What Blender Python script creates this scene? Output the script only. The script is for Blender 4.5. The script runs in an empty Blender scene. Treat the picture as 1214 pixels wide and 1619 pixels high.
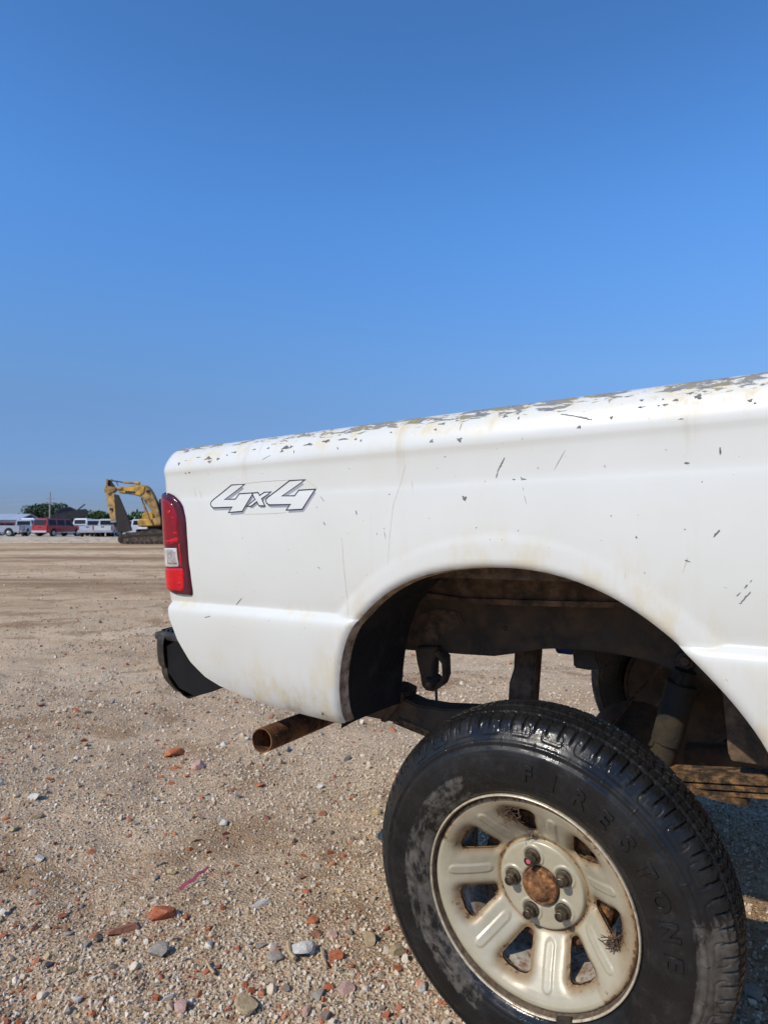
import bpy, bmesh, math, random
import numpy as np
from mathutils import Vector, Matrix, Euler, noise as mnoise
R = math.radians
rnd = random.Random(7)
rng = np.random.default_rng(7)
scene = bpy.context.scene
col = scene.collection

# ------------------------------------------------------------------ camera, sky, sun, exposure
F_PX, W_PX, H_PX = 1055.6376, 1214.0, 1619.0      # focal length measured in photo pixels
CAM_H = 1.071
PITCH = math.atan((838 - H_PX / 2) / F_PX)
cam = bpy.data.cameras.new('camera')
cam.sensor_fit = 'VERTICAL'; cam.sensor_height = 24.0; cam.lens = 24.0 * F_PX / H_PX
cam.clip_start = 0.05; cam.clip_end = 9000
cam.dof.use_dof = True; cam.dof.focus_distance = 1.6; cam.dof.aperture_fstop = 5.6
cam_ob = bpy.data.objects.new('camera', cam); col.objects.link(cam_ob)
cam_ob.location = (0, 0, CAM_H); cam_ob.rotation_euler = (R(90) + PITCH, 0, 0)
scene.camera = cam_ob

SUN_TRAVEL = Vector((0.585, 0.484, -0.650)).normalized()
SUN_ELEV = math.asin(-SUN_TRAVEL.z)
world = bpy.data.worlds.new('World'); scene.world = world
world.use_nodes = True
wn = world.node_tree; wn.nodes.clear()
sky = wn.nodes.new('ShaderNodeTexSky'); sky.sky_type = 'NISHITA'; sky.sun_disc = False
sky.sun_elevation = SUN_ELEV
sky.sun_rotation = math.atan2(-SUN_TRAVEL.x, -SUN_TRAVEL.y)
sky.air_density = 1.0; sky.dust_density = 0.35; sky.ozone_density = 2.6; sky.altitude = 200
bg = wn.nodes.new('ShaderNodeBackground'); bg.inputs[1].default_value = 0.10
wo = wn.nodes.new('ShaderNodeOutputWorld')
# the photo's deeper, bluer daylight: one gentle tint by height above the horizon, the same all round
tcw = wn.nodes.new('ShaderNodeTexCoord'); spw = wn.nodes.new('ShaderNodeSeparateXYZ'); rmp = wn.nodes.new('ShaderNodeValToRGB'); sc_ = wn.nodes.new('ShaderNodeVectorMath'); mu_ = wn.nodes.new('ShaderNodeVectorMath')
sc_.operation = 'SCALE'; sc_.inputs['Scale'].default_value = 2.1; mu_.operation = 'MULTIPLY'
rmp.color_ramp.interpolation = 'CARDINAL'; els = rmp.color_ramp.elements
while len(els) < 6: els.new(.5)
for e_, (p_, c_) in zip(els, [(0, (.40, .52, .92)), (.064, (.48, .62, 1.02)), (.21, (.76, 1.01, 1.32)), (.41, (.86, 1.47, 2.06)), (.62, (.76, 1.36, 1.92)), (1, (.76, 1.34, 1.9))]): e_.position = p_; e_.color = tuple(c / 2.1 for c in c_) + (1,)
wn.links.new(tcw.outputs['Generated'], spw.inputs[0]); wn.links.new(spw.outputs[2], rmp.inputs[0]); wn.links.new(rmp.outputs[0], sc_.inputs[0])
wn.links.new(sky.outputs[0], mu_.inputs[0]); wn.links.new(sc_.outputs[0], mu_.inputs[1]); wn.links.new(mu_.outputs[0], bg.inputs[0]); wn.links.new(bg.outputs[0], wo.inputs[0])
sun = bpy.data.lights.new('sun', 'SUN'); sun.energy = 3.95; sun.angle = R(0.53); sun.color = (1.0, 0.915, 0.79)
sun_ob = bpy.data.objects.new('sun', sun); col.objects.link(sun_ob)
sun_ob.rotation_euler = SUN_TRAVEL.to_track_quat('-Z', 'Y').to_euler(); sun_ob.location = (-8, -7, 12)
vs = scene.view_settings
vs.view_transform = 'Standard'; vs.look = 'None'; vs.exposure = 0.0; vs.gamma = 1.0; vs.use_curve_mapping = False

# ------------------------------------------------------------------ frames of reference
TX = np.array((0.82359987, -0.02506011, -0.56661737))    # truck axes in camera axes (x right, y down, z forward)
TY = np.array((0.56505969, -0.049871, 0.8235414))
TZ = np.array((-0.04889581, -0.99844122, -0.02691329))
TC = np.array((0.26497035, 0.73876694, 1.25121682))      # centre of the near wheel's outer rim plane
GU = np.array((0, -math.cos(PITCH), math.sin(PITCH)))
GF = np.array((0, math.sin(PITCH), math.cos(PITCH)))
def c2w(c): return Vector((float(c[0]), float(np.dot(c, GF)), float(np.dot(c, GU))))
def ray(px, py): return np.array(((px - W_PX / 2) / F_PX, (py - H_PX / 2) / F_PX, 1.0))
def U(px, py, y):
    'point of the truck (truck axes) seen at a photo pixel, on the lengthwise plane y'
    d = ray(px, py); t = np.dot(TC + TY * y, TY) / np.dot(d, TY); q = d * t - TC
    return (float(np.dot(q, TX)), y, float(np.dot(q, TZ)))
def gnd(px, py, z=0.0):
    d = ray(px, py); t = (CAM_H - z) / -np.dot(d, GU); p = c2w(d * t); p.z = z; return p
def far(px, py, dist):
    d = ray(px, py); p = c2w(d * (dist / np.dot(d, GF))); p.z += CAM_H; return p

# ------------------------------------------------------------------ object helpers
def tag(o, label=None, cat=None, group=None, kind=None):
    if label: o['label'] = label
    if cat: o['category'] = cat
    if group: o['group'] = group
    if kind: o['kind'] = kind
    return o
def empty(name, loc=(0, 0, 0), rz=0):
    o = bpy.data.objects.new(name, None); col.objects.link(o)
    o.empty_display_size = 0.2; o.location = loc; o.rotation_euler = (0, 0, rz); return o
def mesh(name, V, Fc, m, parent=None, smooth=False, loc=None):
    me = bpy.data.meshes.new(name)
    me.from_pydata([tuple(map(float, v)) for v in V], [], [tuple(map(int, f)) for f in Fc]); me.update()
    return link(name, me, m, parent, smooth, loc)
def link(name, me, m, parent=None, smooth=False, loc=None):
    for mm in (m if isinstance(m, (list, tuple)) else [m]):
        me.materials.append(mm)
    if smooth: me.polygons.foreach_set('use_smooth', [True] * len(me.polygons))
    o = bpy.data.objects.new(name, me); col.objects.link(o)
    if parent is not None: o.parent = parent
    if loc is not None: o.location = loc
    return o
def bm_out(name, bm, m, parent=None, smooth=False, loc=None):
    bmesh.ops.recalc_face_normals(bm, faces=bm.faces[:])
    me = bpy.data.meshes.new(name); bm.to_mesh(me); bm.free()
    return link(name, me, m, parent, smooth, loc)
def sharp(o, deg=35):
    me = o.data
    me.polygons.foreach_set('use_smooth', [True] * len(me.polygons))
    try: me.set_sharp_from_angle(angle=R(deg))
    except Exception: pass
    return o
def add_box(bm, c, s, rot=None, bev=0.0):
    b = bmesh.new(); bmesh.ops.create_cube(b, size=1.0)
    bmesh.ops.scale(b, vec=s, verts=b.verts[:])
    if bev: bmesh.ops.bevel(b, geom=b.edges[:], offset=bev, segments=2, affect='EDGES', profile=0.6)
    M = Matrix.Translation(c)
    if rot is not None: M = M @ (rot.to_4x4() if isinstance(rot, Matrix) else Euler(rot).to_matrix().to_4x4())
    bmesh.ops.transform(b, matrix=M, verts=b.verts[:])
    me = bpy.data.meshes.new('tmp'); b.to_mesh(me); b.free(); bm.from_mesh(me); bpy.data.meshes.remove(me)
def box(name, c, s, m, parent=None, rot=None, bev=0.0):
    bm = bmesh.new(); add_box(bm, c, s, rot, bev); return bm_out(name, bm, m, parent)
def add_tube(bm, pts, rad, n=12, cap=True):
    pts = [Vector(p) for p in pts]; rings = []
    rad = rad if isinstance(rad, (list, tuple)) else [rad] * len(pts)
    ref = None
    for i, p in enumerate(pts):
        t = (pts[min(i + 1, len(pts) - 1)] - pts[max(i - 1, 0)]).normalized()
        if ref is None: ref = t.orthogonal().normalized()
        a = (ref - t * ref.dot(t)).normalized(); ref = a; b = t.cross(a)
        rings.append([bm.verts.new(p + (a * math.cos(k * 2 * math.pi / n) + b * math.sin(k * 2 * math.pi / n)) * rad[i]) for k in range(n)])
    for r0, r1 in zip(rings, rings[1:]):
        for k in range(n): bm.faces.new((r0[k], r0[(k + 1) % n], r1[(k + 1) % n], r1[k]))
    if cap: bm.faces.new(rings[0][::-1]); bm.faces.new(rings[-1])
def tube(name, pts, rad, m, parent=None, n=12, cap=True, smooth=True):
    bm = bmesh.new(); add_tube(bm, pts, rad, n, cap); o = bm_out(name, bm, m, parent)
    return sharp(o, 40) if smooth else o
def add_prism(bm, poly, a, b, fn):
    'closed outline poly (2D) extruded from a to b; fn(p, t) gives the 3D point'
    A = [bm.verts.new(fn(p, a)) for p in poly]; B = [bm.verts.new(fn(p, b)) for p in poly]
    n = len(poly); bm.faces.new(A); bm.faces.new(B[::-1])
    for i in range(n): bm.faces.new((A[i], B[i], B[(i + 1) % n], A[(i + 1) % n]))
def slab(name, px, y0, y1, m, parent=None, bev=0.0):
    'piece of the truck facing sideways: photo outline taken on plane y0, solid back to y1'
    P = [U(a, b, y0) for a, b in px]; bm = bmesh.new()
    add_prism(bm, [(p[0], p[2]) for p in P], y0, y1, lambda p, t: (p[0], t, p[1]))
    if bev:
        bmesh.ops.recalc_face_normals(bm, faces=bm.faces[:])
        bmesh.ops.bevel(bm, geom=[e for e in bm.edges if e.is_boundary is False and e.calc_face_angle(0) > 0.9], offset=bev, segments=2, affect='EDGES')
    return sharp(bm_out(name, bm, m, parent), 40)
def lathe_y(bm, prof, n=64, closed=False, c=(0, 0, 0), axis='Y'):
    'profile of (y, r) turned about the Y axis'
    rings = []
    for y, r in prof:
        ring = []
        for k in range(n):
            a = 2 * math.pi * k / n
            p = (c[0] + r * math.cos(a), c[1] + y, c[2] + r * math.sin(a))
            ring.append(bm.verts.new(p))
        rings.append(ring)
    pairs = list(zip(rings, rings[1:])) + ([(rings[-1], rings[0])] if closed else [])
    for r0, r1 in pairs:
        for k in range(n): bm.faces.new((r0[k], r0[(k + 1) % n], r1[(k + 1) % n], r1[k]))
def sdf(poly, X, Z):
    'signed distance to a closed outline, negative inside (numpy)'
    P = np.asarray(poly, float); n = len(P)
    d = np.full(X.shape, 1e9); ins = np.zeros(X.shape, bool)
    for i in range(n):
        a = P[i]; b = P[(i + 1) % n]; e = b - a
        L = max(e @ e, 1e-12)
        t = np.clip(((X - a[0]) * e[0] + (Z - a[1]) * e[1]) / L, 0, 1)
        d = np.minimum(d, np.hypot(X - a[0] - t * e[0], Z - a[1] - t * e[1]))
        if abs(e[1]) > 1e-12:
            c = ((a[1] > Z) != (b[1] > Z)) & (X < (e[0] * (Z - a[1]) / e[1] + a[0]))
            ins ^= c
    return np.where(ins, -d, d)
def smooth_poly(P, it=2, closed=True):
    P = [tuple(p) for p in P]
    for _ in range(it):
        Q = []
        n = len(P)
        for i in range(n if closed else n - 1):
            a, b = P[i], P[(i + 1) % n]
            Q += [(.75 * a[0] + .25 * b[0], .75 * a[1] + .25 * b[1]), (.25 * a[0] + .75 * b[0], .25 * a[1] + .75 * b[1])]
        if not closed: Q = [P[0]] + Q + [P[-1]]
        P = Q
    return P
def clip_grid(us, ss, G, pos):
    '''grid over (u, s) kept where G<0, cut exactly along G=0. G: array [len(us), len(ss)].
    pos(u array, s array) -> Nx3. Returns V, F and boundary edges made by the cut.'''
    nu, ns = G.shape; vid = {}; uv = []; faces = []; cut = []
    def corner(i, j):
        k = (i, j)
        if k not in vid: vid[k] = len(uv); uv.append((us[i], ss[j]))
        return vid[k]
    def cross(i, j, i2, j2):
        k = ((i, j), (i2, j2)) if (i, j) < (i2, j2) else ((i2, j2), (i, j))
        if k not in vid:
            (a, b), (c, d) = k; g0, g1 = G[a, b], G[c, d]; t = g0 / (g0 - g1)
            vid[k] = len(uv); uv.append((us[a] + (us[c] - us[a]) * t, ss[b] + (ss[d] - ss[b]) * t))
        return vid[k]
    ins = G < 0
    for i in range(nu - 1):
        for j in range(ns - 1):
            q = ((i, j), (i + 1, j), (i + 1, j + 1), (i, j + 1))
            s = [ins[a] for a in q]
            if all(s): faces.append([corner(*a) for a in q]); continue
            if not any(s): continue
            f = []; cv = []
            for k in range(4):
                a, b = q[k], q[(k + 1) % 4]
                if s[k]: f.append(corner(*a))
                if s[k] != s[(k + 1) % 4]:
                    c = cross(*a, *b); f.append(c); cv.append((c, s[k]))
            f2 = [v for n_, v in enumerate(f) if v != f[n_ - 1]]
            if len(f2) >= 3: faces.append(f2)
            for n_ in range(len(cv)):
                if cv[n_][1] and not cv[(n_ + 1) % len(cv)][1]: cut.append((cv[n_][0], cv[(n_ + 1) % len(cv)][0]))
    uv = np.array(uv).reshape(-1, 2)
    return pos(uv[:, 0], uv[:, 1]), faces, cut

# ------------------------------------------------------------------ materials
def newmat(name):
    m = bpy.data.materials.new(name); m.use_nodes = True
    nt = m.node_tree; b = nt.nodes['Principled BSDF']; return m, nt, b
def setp(b, **k):
    names = dict(color='Base Color', rough='Roughness', metal='Metallic', spec='Specular IOR Level', coat='Coat Weight', coat_rough='Coat Roughness', trans='Transmission Weight', ior='IOR', sss='Subsurface Weight', em='Emission Color')
    for a, v in k.items():
        if a == 'color': v = tuple(v) + (1,)
        b.inputs[names[a]].default_value = v
class N:
    'tiny node-graph helper'
    def __init__(s, nt): s.nt = nt
    def node(s, t, **k):
        n = s.nt.nodes.new(t)
        for a, v in k.items(): setattr(n, a, v)
        return n
    def lk(s, a, b): s.nt.links.new(a, b)
    def val(s, v, inp):
        if hasattr(v, 'is_linked') or hasattr(v, 'links'): s.lk(v, inp)
        else: inp.default_value = v
    def coord(s, kind='Object', scale=(1, 1, 1), loc=(0, 0, 0)):
        t = s.node('ShaderNodeTexCoord'); mp = s.node('ShaderNodeMapping')
        mp.inputs['Scale'].default_value = scale; mp.inputs['Location'].default_value = loc
        s.lk(t.outputs[kind], mp.inputs['Vector']); return mp.outputs[0]
    def noise(s, vec, scale, detail=4, rough=.55, out=0, dist=0.0):
        n = s.node('ShaderNodeTexNoise'); n.inputs['Scale'].default_value = scale; n.inputs['Detail'].default_value = detail
        n.inputs['Roughness'].default_value = rough; n.inputs['Distortion'].default_value = dist
        s.lk(vec, n.inputs['Vector']); return n.outputs[out]
    def vor(s, vec, scale, out='Distance', feature='F1', rand=1.0):
        n = s.node('ShaderNodeTexVoronoi'); n.feature = feature; n.inputs['Scale'].default_value = scale; n.inputs['Randomness'].default_value = rand
        s.lk(vec, n.inputs['Vector']); return n.outputs[out]
    def math(s, op, a, b=0.0, c=0.0, clamp=False):
        n = s.node('ShaderNodeMath', operation=op); n.use_clamp = clamp
        for i, v in enumerate((a, b, c)): s.val(v, n.inputs[i])
        return n.outputs[0]
    def ramp(s, f, a, b, lo=0.0, hi=1.0):
        n = s.node('ShaderNodeMapRange'); n.interpolation_type = 'SMOOTHSTEP'
        s.val(f, n.inputs[0]); n.inputs[1].default_value = a; n.inputs[2].default_value = b; n.inputs[3].default_value = lo; n.inputs[4].default_value = hi
        return n.outputs[0]
    def cramp(s, f, stops, interp='LINEAR'):
        n = s.node('ShaderNodeValToRGB'); s.lk(f, n.inputs[0]); n.color_ramp.interpolation = interp
        e = n.color_ramp.elements
        while len(e) < len(stops): e.new(0.5)
        for k, (p, c) in zip(e, stops): k.position = p; k.color = tuple(c) + (1,)
        return n.outputs[0]
    def mix(s, f, a, b, blend='MIX'):
        n = s.node('ShaderNodeMix', data_type='RGBA'); n.blend_type = blend
        s.val(f, n.inputs[0])
        for v, i in ((a, 6), (b, 7)):
            if isinstance(v, (tuple, list)): n.inputs[i].default_value = tuple(v) + (1,)
            else: s.lk(v, n.inputs[i])
        return n.outputs[2]
    def sep(s, v):
        n = s.node('ShaderNodeSeparateXYZ'); s.lk(v, n.inputs[0]); return n.outputs
    def bump(s, h, b, strength=.3, dist=.01, prev=None):
        n = s.node('ShaderNodeBump'); n.inputs['Strength'].default_value = strength; n.inputs['Distance'].default_value = dist
        s.lk(h, n.inputs['Height'])
        if prev is not None: s.lk(prev, n.inputs['Normal'])
        if b is not None: s.lk(n.outputs[0], b.inputs['Normal'])
        return n.outputs[0]
def plain(name, color, rough=.5, metal=0.0, var=.25, scale=8.0, bump=0.0, bscale=60, dirt=None, damt=.5, **k):
    'uneven single-colour surface with optional dirt'
    m, nt, b = newmat(name); g = N(nt); setp(b, rough=rough, metal=metal, **k)
    v = g.coord(); n = g.noise(v, scale, 5, .6)
    lo = tuple(c * (1 - var) for c in color); hi = tuple(min(1, c * (1 + var)) for c in color)
    c = g.cramp(n, [(.3, lo), (.7, hi)])
    if dirt is not None:
        dm = g.ramp(g.noise(v, scale * 1.7, 7, .65), .56 - damt * .30, .80 - damt * .2)
        c = g.mix(dm, c, dirt); g.lk(g.math('ADD', rough, g.math('MULTIPLY', dm, .35)), b.inputs['Roughness'])
    g.lk(c, b.inputs['Base Color'])
    if bump: g.bump(g.noise(v, bscale, 4, .6), b, bump, .004)
    return m
# ---- paint, rubber, metal
def mat_paint():
    m, nt, b = newmat('white_paint'); g = N(nt)
    setp(b, rough=.34, coat=.55, coat_rough=.08, spec=.4)
    v = g.coord(); x, y, z = g.sep(v)
    vs_ = g.coord(scale=(1, 1, 2.6))
    base = g.cramp(g.noise(v, 3.0, 4), [(.3, (.610, .610, .555)), (.7, (.655, .660, .620))])
    # yellowish grime: along the rail, above the ledge, round the wheel opening and on the lowest panel
    n1 = g.noise(g.coord(scale=(2.2, 2, 1)), 9, 7, .68)
    low = g.ramp(z, .47, .28, 0, 1); rail = g.ramp(z, .86, .91, 0, 1)
    seam = g.math('SUBTRACT', 1.0, g.math('MULTIPLY', g.math('ABSOLUTE', g.math('SUBTRACT', z, .531)), 34.0), clamp=True)
    arch = g.math('ABSOLUTE', g.math('SUBTRACT', g.math('SQRT', g.math('ADD', g.math('POWER', x, 2.0), g.math('POWER', g.math('SUBTRACT', z, .2), 2.0))), .45))
    archm = g.ramp(arch, .10, 0, 0, .8)
    where = g.math('MAXIMUM', g.math('MAXIMUM', g.math('MULTIPLY', low, .95), g.math('MULTIPLY', rail, .8)), g.math('MAXIMUM', g.math('MULTIPLY', seam, .6), g.math('MULTIPLY', archm, .65)))
    dm = g.math('MULTIPLY', g.ramp(n1, .46, .68), where)
    dm = g.math('ADD', dm, g.math('MULTIPLY', g.ramp(g.noise(v, 5, 6, .65), .45, .8), .10))
    c = g.mix(g.math('MULTIPLY', dm, .80), base, (.57, .46, .235))
    dark = g.math('MULTIPLY', g.ramp(g.noise(v, 14, 8, .7), .45, .75), g.ramp(z, .37, .285, 0, .75))
    c = g.mix(dark, c, (.30, .27, .20))
    run = g.ramp(g.noise(g.coord(scale=(26, 8, 1.6)), 1.0, 5, .6), .60, .74)
    c = g.mix(g.math('MULTIPLY', run, g.math('ADD', g.ramp(z, .80, .88, 0, .34), .05)), c, (.50, .42, .27))
    # fine dirt specks everywhere
    sp = g.math('LESS_THAN', g.vor(v, 75), .055)
    spn = g.math('MULTIPLY', sp, g.math('GREATER_THAN', g.noise(v, 40, 1), .60))
    c = g.mix(spn, c, (.22, .18, .12))
    # paint worn off the rail top: grey primer with dull olive patches
    xs = g.noise(g.coord(scale=(1.0, 1.8, 5.0)), 24, 8, .66, dist=.6)
    xs2 = g.noise(g.coord(scale=(.5, .5, .5)), 7, 3, .5)
    zone = g.ramp(z, .897, .927, 0, 1)
    th = g.math('ADD', xs, g.math('MULTIPLY', g.math('SUBTRACT', xs2, .5), .46))
    chip = g.math('MULTIPLY', g.math('GREATER_THAN', g.math('ADD', th, g.math('MULTIPLY', g.math('SUBTRACT', zone, 1.0), .26)), .490), g.math('GREATER_THAN', zone, .02))
    fringe = g.math('MULTIPLY', g.ramp(g.math('ADD', th, g.math('MULTIPLY', g.math('SUBTRACT', zone, 1.0), .26)), .40, .52), g.ramp(zone, .0, .3))
    c = g.mix(g.math('MULTIPLY', fringe, .45), c, (.56, .47, .28))
    pr = g.cramp(g.noise(v, 30, 3), [(.35, (.16, .165, .175)), (.5, (.22, .215, .20)), (.6, (.23, .20, .11)), (.75, (.30, .28, .24))])
    c = g.mix(chip, c, pr)
    g.lk(c, b.inputs['Base Color'])
    g.lk(g.math('ADD', .30, g.math('ADD', g.math('MULTIPLY', chip, .45), g.math('MULTIPLY', dm, .4))), b.inputs['Roughness'])
    g.lk(g.math('MULTIPLY', g.math('SUBTRACT', 1.0, chip), .5), b.inputs['Coat Weight'])
    n1b = g.bump(g.noise(g.coord(scale=(.6, 1, 1)), 4.5, 3), None, .10, .02)
    g.bump(g.math('SUBTRACT', 1.0, chip), b, .5, .0012, n1b)
    return m
M_PAINT = mat_paint()
def mat_tyre():
    m, nt, b = newmat('wet_rubber'); g = N(nt)
    v = g.coord(); x, y, z = g.sep(v)
    r = g.math('SQRT', g.math('ADD', g.math('POWER', x, 2.0), g.math('POWER', z, 2.0)))
    ang = g.math('ARCTAN2', z, x)
    base = g.cramp(g.noise(v, 16, 6, .65), [(.3, (.007, .007, .0075)), (.6, (.013, .0125, .012)), (.8, (.024, .022, .019))])
    # dried grey mud, strongest on the lower front of the shoulder and on the inner sidewall to the rear
    dn = g.math('DIVIDE', z, r)                                  # -1 at the foot, 0 level with the hub
    m1 = g.math('MULTIPLY', g.ramp(dn, .50, .10), g.ramp(x, -.06, .06))
    m1 = g.math('MULTIPLY', m1, g.ramp(r, .286, .300)); m1 = g.math('MULTIPLY', m1, g.ramp(y, .06, .035))
    m2 = g.math('MULTIPLY', g.ramp(g.math('ABSOLUTE', g.math('SUBTRACT', g.math('ABSOLUTE', ang), 2.65)), 1.05, .5), g.ramp(r, .275, .255))
    m3 = g.math('MULTIPLY', g.ramp(g.math('ABSOLUTE', g.math('ADD', ang, 2.3)), .9, .4), .75)
    cmb = g.node('ShaderNodeCombineXYZ'); g.lk(g.math('MULTIPLY', ang, 3.2), cmb.inputs[0]); g.lk(g.math('MULTIPLY', r, 34.0), cmb.inputs[1]); g.lk(g.math('MULTIPLY', y, 20.0), cmb.inputs[2])
    st = g.math('ADD', g.math('MULTIPLY', g.noise(g.coord(scale=(1.2, 1.2, .55)), 30, 8, .7, dist=.8), .55), g.math('MULTIPLY', g.noise(cmb.outputs[0], 3.0, 7, .68), .45))
    w = g.math('MAXIMUM', g.math('MAXIMUM', g.math('MULTIPLY', m1, 1.15), g.math('MULTIPLY', m2, 1.02)), m3)
    mud = g.ramp(g.math('ADD', st, g.math('MULTIPLY', g.math('SUBTRACT', w, 1.0), .5)), .44, .56)
    mudc = g.cramp(g.noise(v, 60, 4), [(.3, (.055, .048, .039)), (.7, (.135, .12, .10))])
    c = g.mix(g.math('MULTIPLY', mud, .8), base, mudc)
    dust = g.math('MULTIPLY', g.ramp(g.noise(v, 45, 6, .7), .52, .72), .16)
    c = g.mix(dust, c, (.09, .08, .065))
    g.lk(c, b.inputs['Base Color'])
    setp(b, spec=.34)
    wet = g.ramp(g.noise(v, 12, 5, .6), .40, .60, .13, .52)
    g.lk(g.math('ADD', wet, g.math('MULTIPLY', mud, .34), clamp=True), b.inputs['Roughness'])
    b1 = g.bump(g.noise(v, 150, 5, .65), None, .5, .0009)
    b2 = g.bump(g.noise(v, 55, 5, .65), None, .14, .0010, b1)
    dr = g.math('MULTIPLY', g.ramp(g.vor(v, 210), .42, .12), g.math('GREATER_THAN', g.noise(v, 18, 3), .54))
    g.bump(dr, b, .25, .0006, b2)
    return m
M_TYRE = mat_tyre()
def mat_wheel():
    m, nt, b = newmat('silver_wheel_paint'); g = N(nt)
    v = g.coord(); x, y, z = g.sep(v)
    r = g.math('SQRT', g.math('ADD', g.math('POWER', x, 2.0), g.math('POWER', z, 2.0)))
    at = g.node('ShaderNodeAttribute'); at.attribute_name = 'grime_and_shade'
    base = g.cramp(g.noise(v, 25, 6, .65), [(.3, (.365, .328, .228)), (.7, (.445, .402, .295))])
    n = g.noise(v, 34, 7, .68); n2 = g.noise(v, 9, 4, .6)
    k = g.math('ADD', g.math('MULTIPLY', at.outputs['Fac'], 1.0), g.math('MULTIPLY', g.math('SUBTRACT', n2, .5), .55))
    k = g.math('ADD', k, g.math('MULTIPLY', g.math('SUBTRACT', n, .5), .35))
    st = g.ramp(k, .10, .85)
    c = g.mix(g.math('MULTIPLY', st, .85), base, (.23, .135, .052))
    nf = g.noise(v, 95, 5, .7)
    rust = g.ramp(g.math('ADD', g.math('ADD', g.math('MULTIPLY', nf, .6), g.math('MULTIPLY', n, .4)), g.math('MULTIPLY', g.math('ADD', at.outputs['Fac'], g.ramp(r, .18, .2, 0, .25)), .22)), .68, .74)
    c = g.mix(g.math('MULTIPLY', rust, .85), c, (.085, .038, .016))
    g.lk(c, b.inputs['Base Color'])
    setp(b, metal=.1, coat=.12, coat_rough=.25)
    g.lk(g.math('ADD', .33, g.math('MULTIPLY', st, .35)), b.inputs['Roughness'])
    dr = g.math('MULTIPLY', g.ramp(g.vor(v, 260), .3, .1), g.math('GREATER_THAN', g.noise(v, 30, 2), .56))
    b1 = g.bump(dr, None, .25, .0012); g.bump(g.noise(v, 180, 3), b, .18, .0008, b1)
    return m
M_WHEEL = mat_wheel()
M_BARREL = plain('dirty_barrel_paint', (.34, .31, .255), .55, .1, .25, 40, .3, 90, dirt=(.17, .085, .035), damt=.6)
M_RUST = plain('bright_rust', (.30, .135, .045), .85, 0, .6, 45, .8, 130, dirt=(.07, .03, .015), damt=.8)
M_PIPE = plain('rusty_pipe', (.30, .13, .045), .62, .35, .5, 14, .5, 120, dirt=(.05, .025, .015), damt=.7)
M_UNDER = plain('undercoat', (.060, .044, .030), .72, 0, .5, 10, .6, 140, dirt=(.14, .092, .054), damt=.65)
M_UNDERB = plain('dusty_brown_steel', (.17, .108, .066), .88, 0, .5, 16, .8, 120, dirt=(.055, .042, .03), damt=.6)
M_SPRING = plain('wet_rusty_spring', (.30, .165, .07), .38, .2, .6, 30, .7, 150, dirt=(.03, .022, .014), damt=.9)
M_SHOCK = plain('grimy_shock', (.020, .016, .012), .75, 0, .4, 16, .5, 90, dirt=(.048, .034, .019), damt=.6)
M_BLACKP = plain('black_plastic', (.017, .017, .018), .42, 0, .3, 20, .25, 200, dirt=(.075, .062, .045), damt=.45)
M_LINER = plain('dark_liner', (.012, .0125, .014), .55, 0, .4, 9, .4, 80, dirt=(.04, .034, .028), damt=.25)
M_CAP = plain('matt_black_plastic', (.006, .006, .0065), .75, 0, .3, 20, spec=.25)  # even near-black plastic of the bumper end caps
M_BUMP = plain('grimy_bumper', (.014, .013, .011), .38, .1, .5, 16, .3, 90, dirt=(.07, .05, .024), damt=.5)
M_NUT = plain('worn_nut_steel', (.20, .17, .12), .38, .85, .4, 60, .3, 200, dirt=(.07, .05, .03), damt=.7)
M_STUD = plain('rusty_stud', (.07, .045, .03), .7, .4, .5, 80, .5, 200)
M_PINK = plain('pink_mark', (.50, .10, .16), .5)
M_LIP = plain('dirty_arch_lip', (.46, .36, .26), .85, 0, .4, 22, .6, 120, dirt=(.17, .11, .07), damt=.6)
M_DECALK = plain('decal_ink', (.022, .026, .035), .4)
M_DECALG = plain('decal_grey', (.30, .31, .335), .4)
M_DECALW = plain('decal_white', (.655, .66, .625), .34, 0, .03)
M_CLEARED = plain('yellowed_decal_edge', (.50, .42, .27), .5)
M_CHIP = plain('bare_primer', (.13, .125, .115), .75, 0, .5, 60, .3, 200)
M_STREAK = plain('yellow_streak', (.55, .47, .31), .6, 0, .3, 60)
M_BLUE = plain('blue_plastic', (.03, .09, .33), .4)
M_GLASS, _nt, _b = newmat('dark_glass'); setp(_b, color=(.012, .016, .02), rough=.06, spec=.6)
def lens(name, c1, c2, trans):
    m, nt, b = newmat(name); g = N(nt); v = g.coord()
    g.lk(g.cramp(g.noise(g.coord(scale=(1, 1, .6)), 40, 4), [(.35, c1), (.7, c2)]), b.inputs['Base Color'])
    setp(b, rough=.10, trans=trans, spec=.35, coat=.35, coat_rough=.05, ior=1.45)
    fl = g.node('ShaderNodeTexWave'); fl.wave_type = 'BANDS'; fl.bands_direction = 'Z'; fl.inputs['Scale'].default_value = 55; fl.inputs['Distortion'].default_value = .3
    g.lk(v, fl.inputs['Vector']); g.bump(fl.outputs[1], b, .10, .001); return m
M_LENS = lens('red_lens', (.19, .002, .013), (.29, .004, .020), 0.0)
M_LENS2 = lens('bright_red_lens', (.46, .002, .010), (.62, .006, .014), 0.0)
M_BEZEL = lens('dark_red_bezel', (.055, .006, .014), (.085, .010, .02), 0.0)
M_REV = plain('cloudy_reverse_lens', (.58, .52, .47), .18, 0, .2, 30, .2, 120, coat=.6)
M_REVD = plain('reverse_reflector', (.47, .44, .405), .2, .4, .35, 60, .5, 160, coat=.6)

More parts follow.
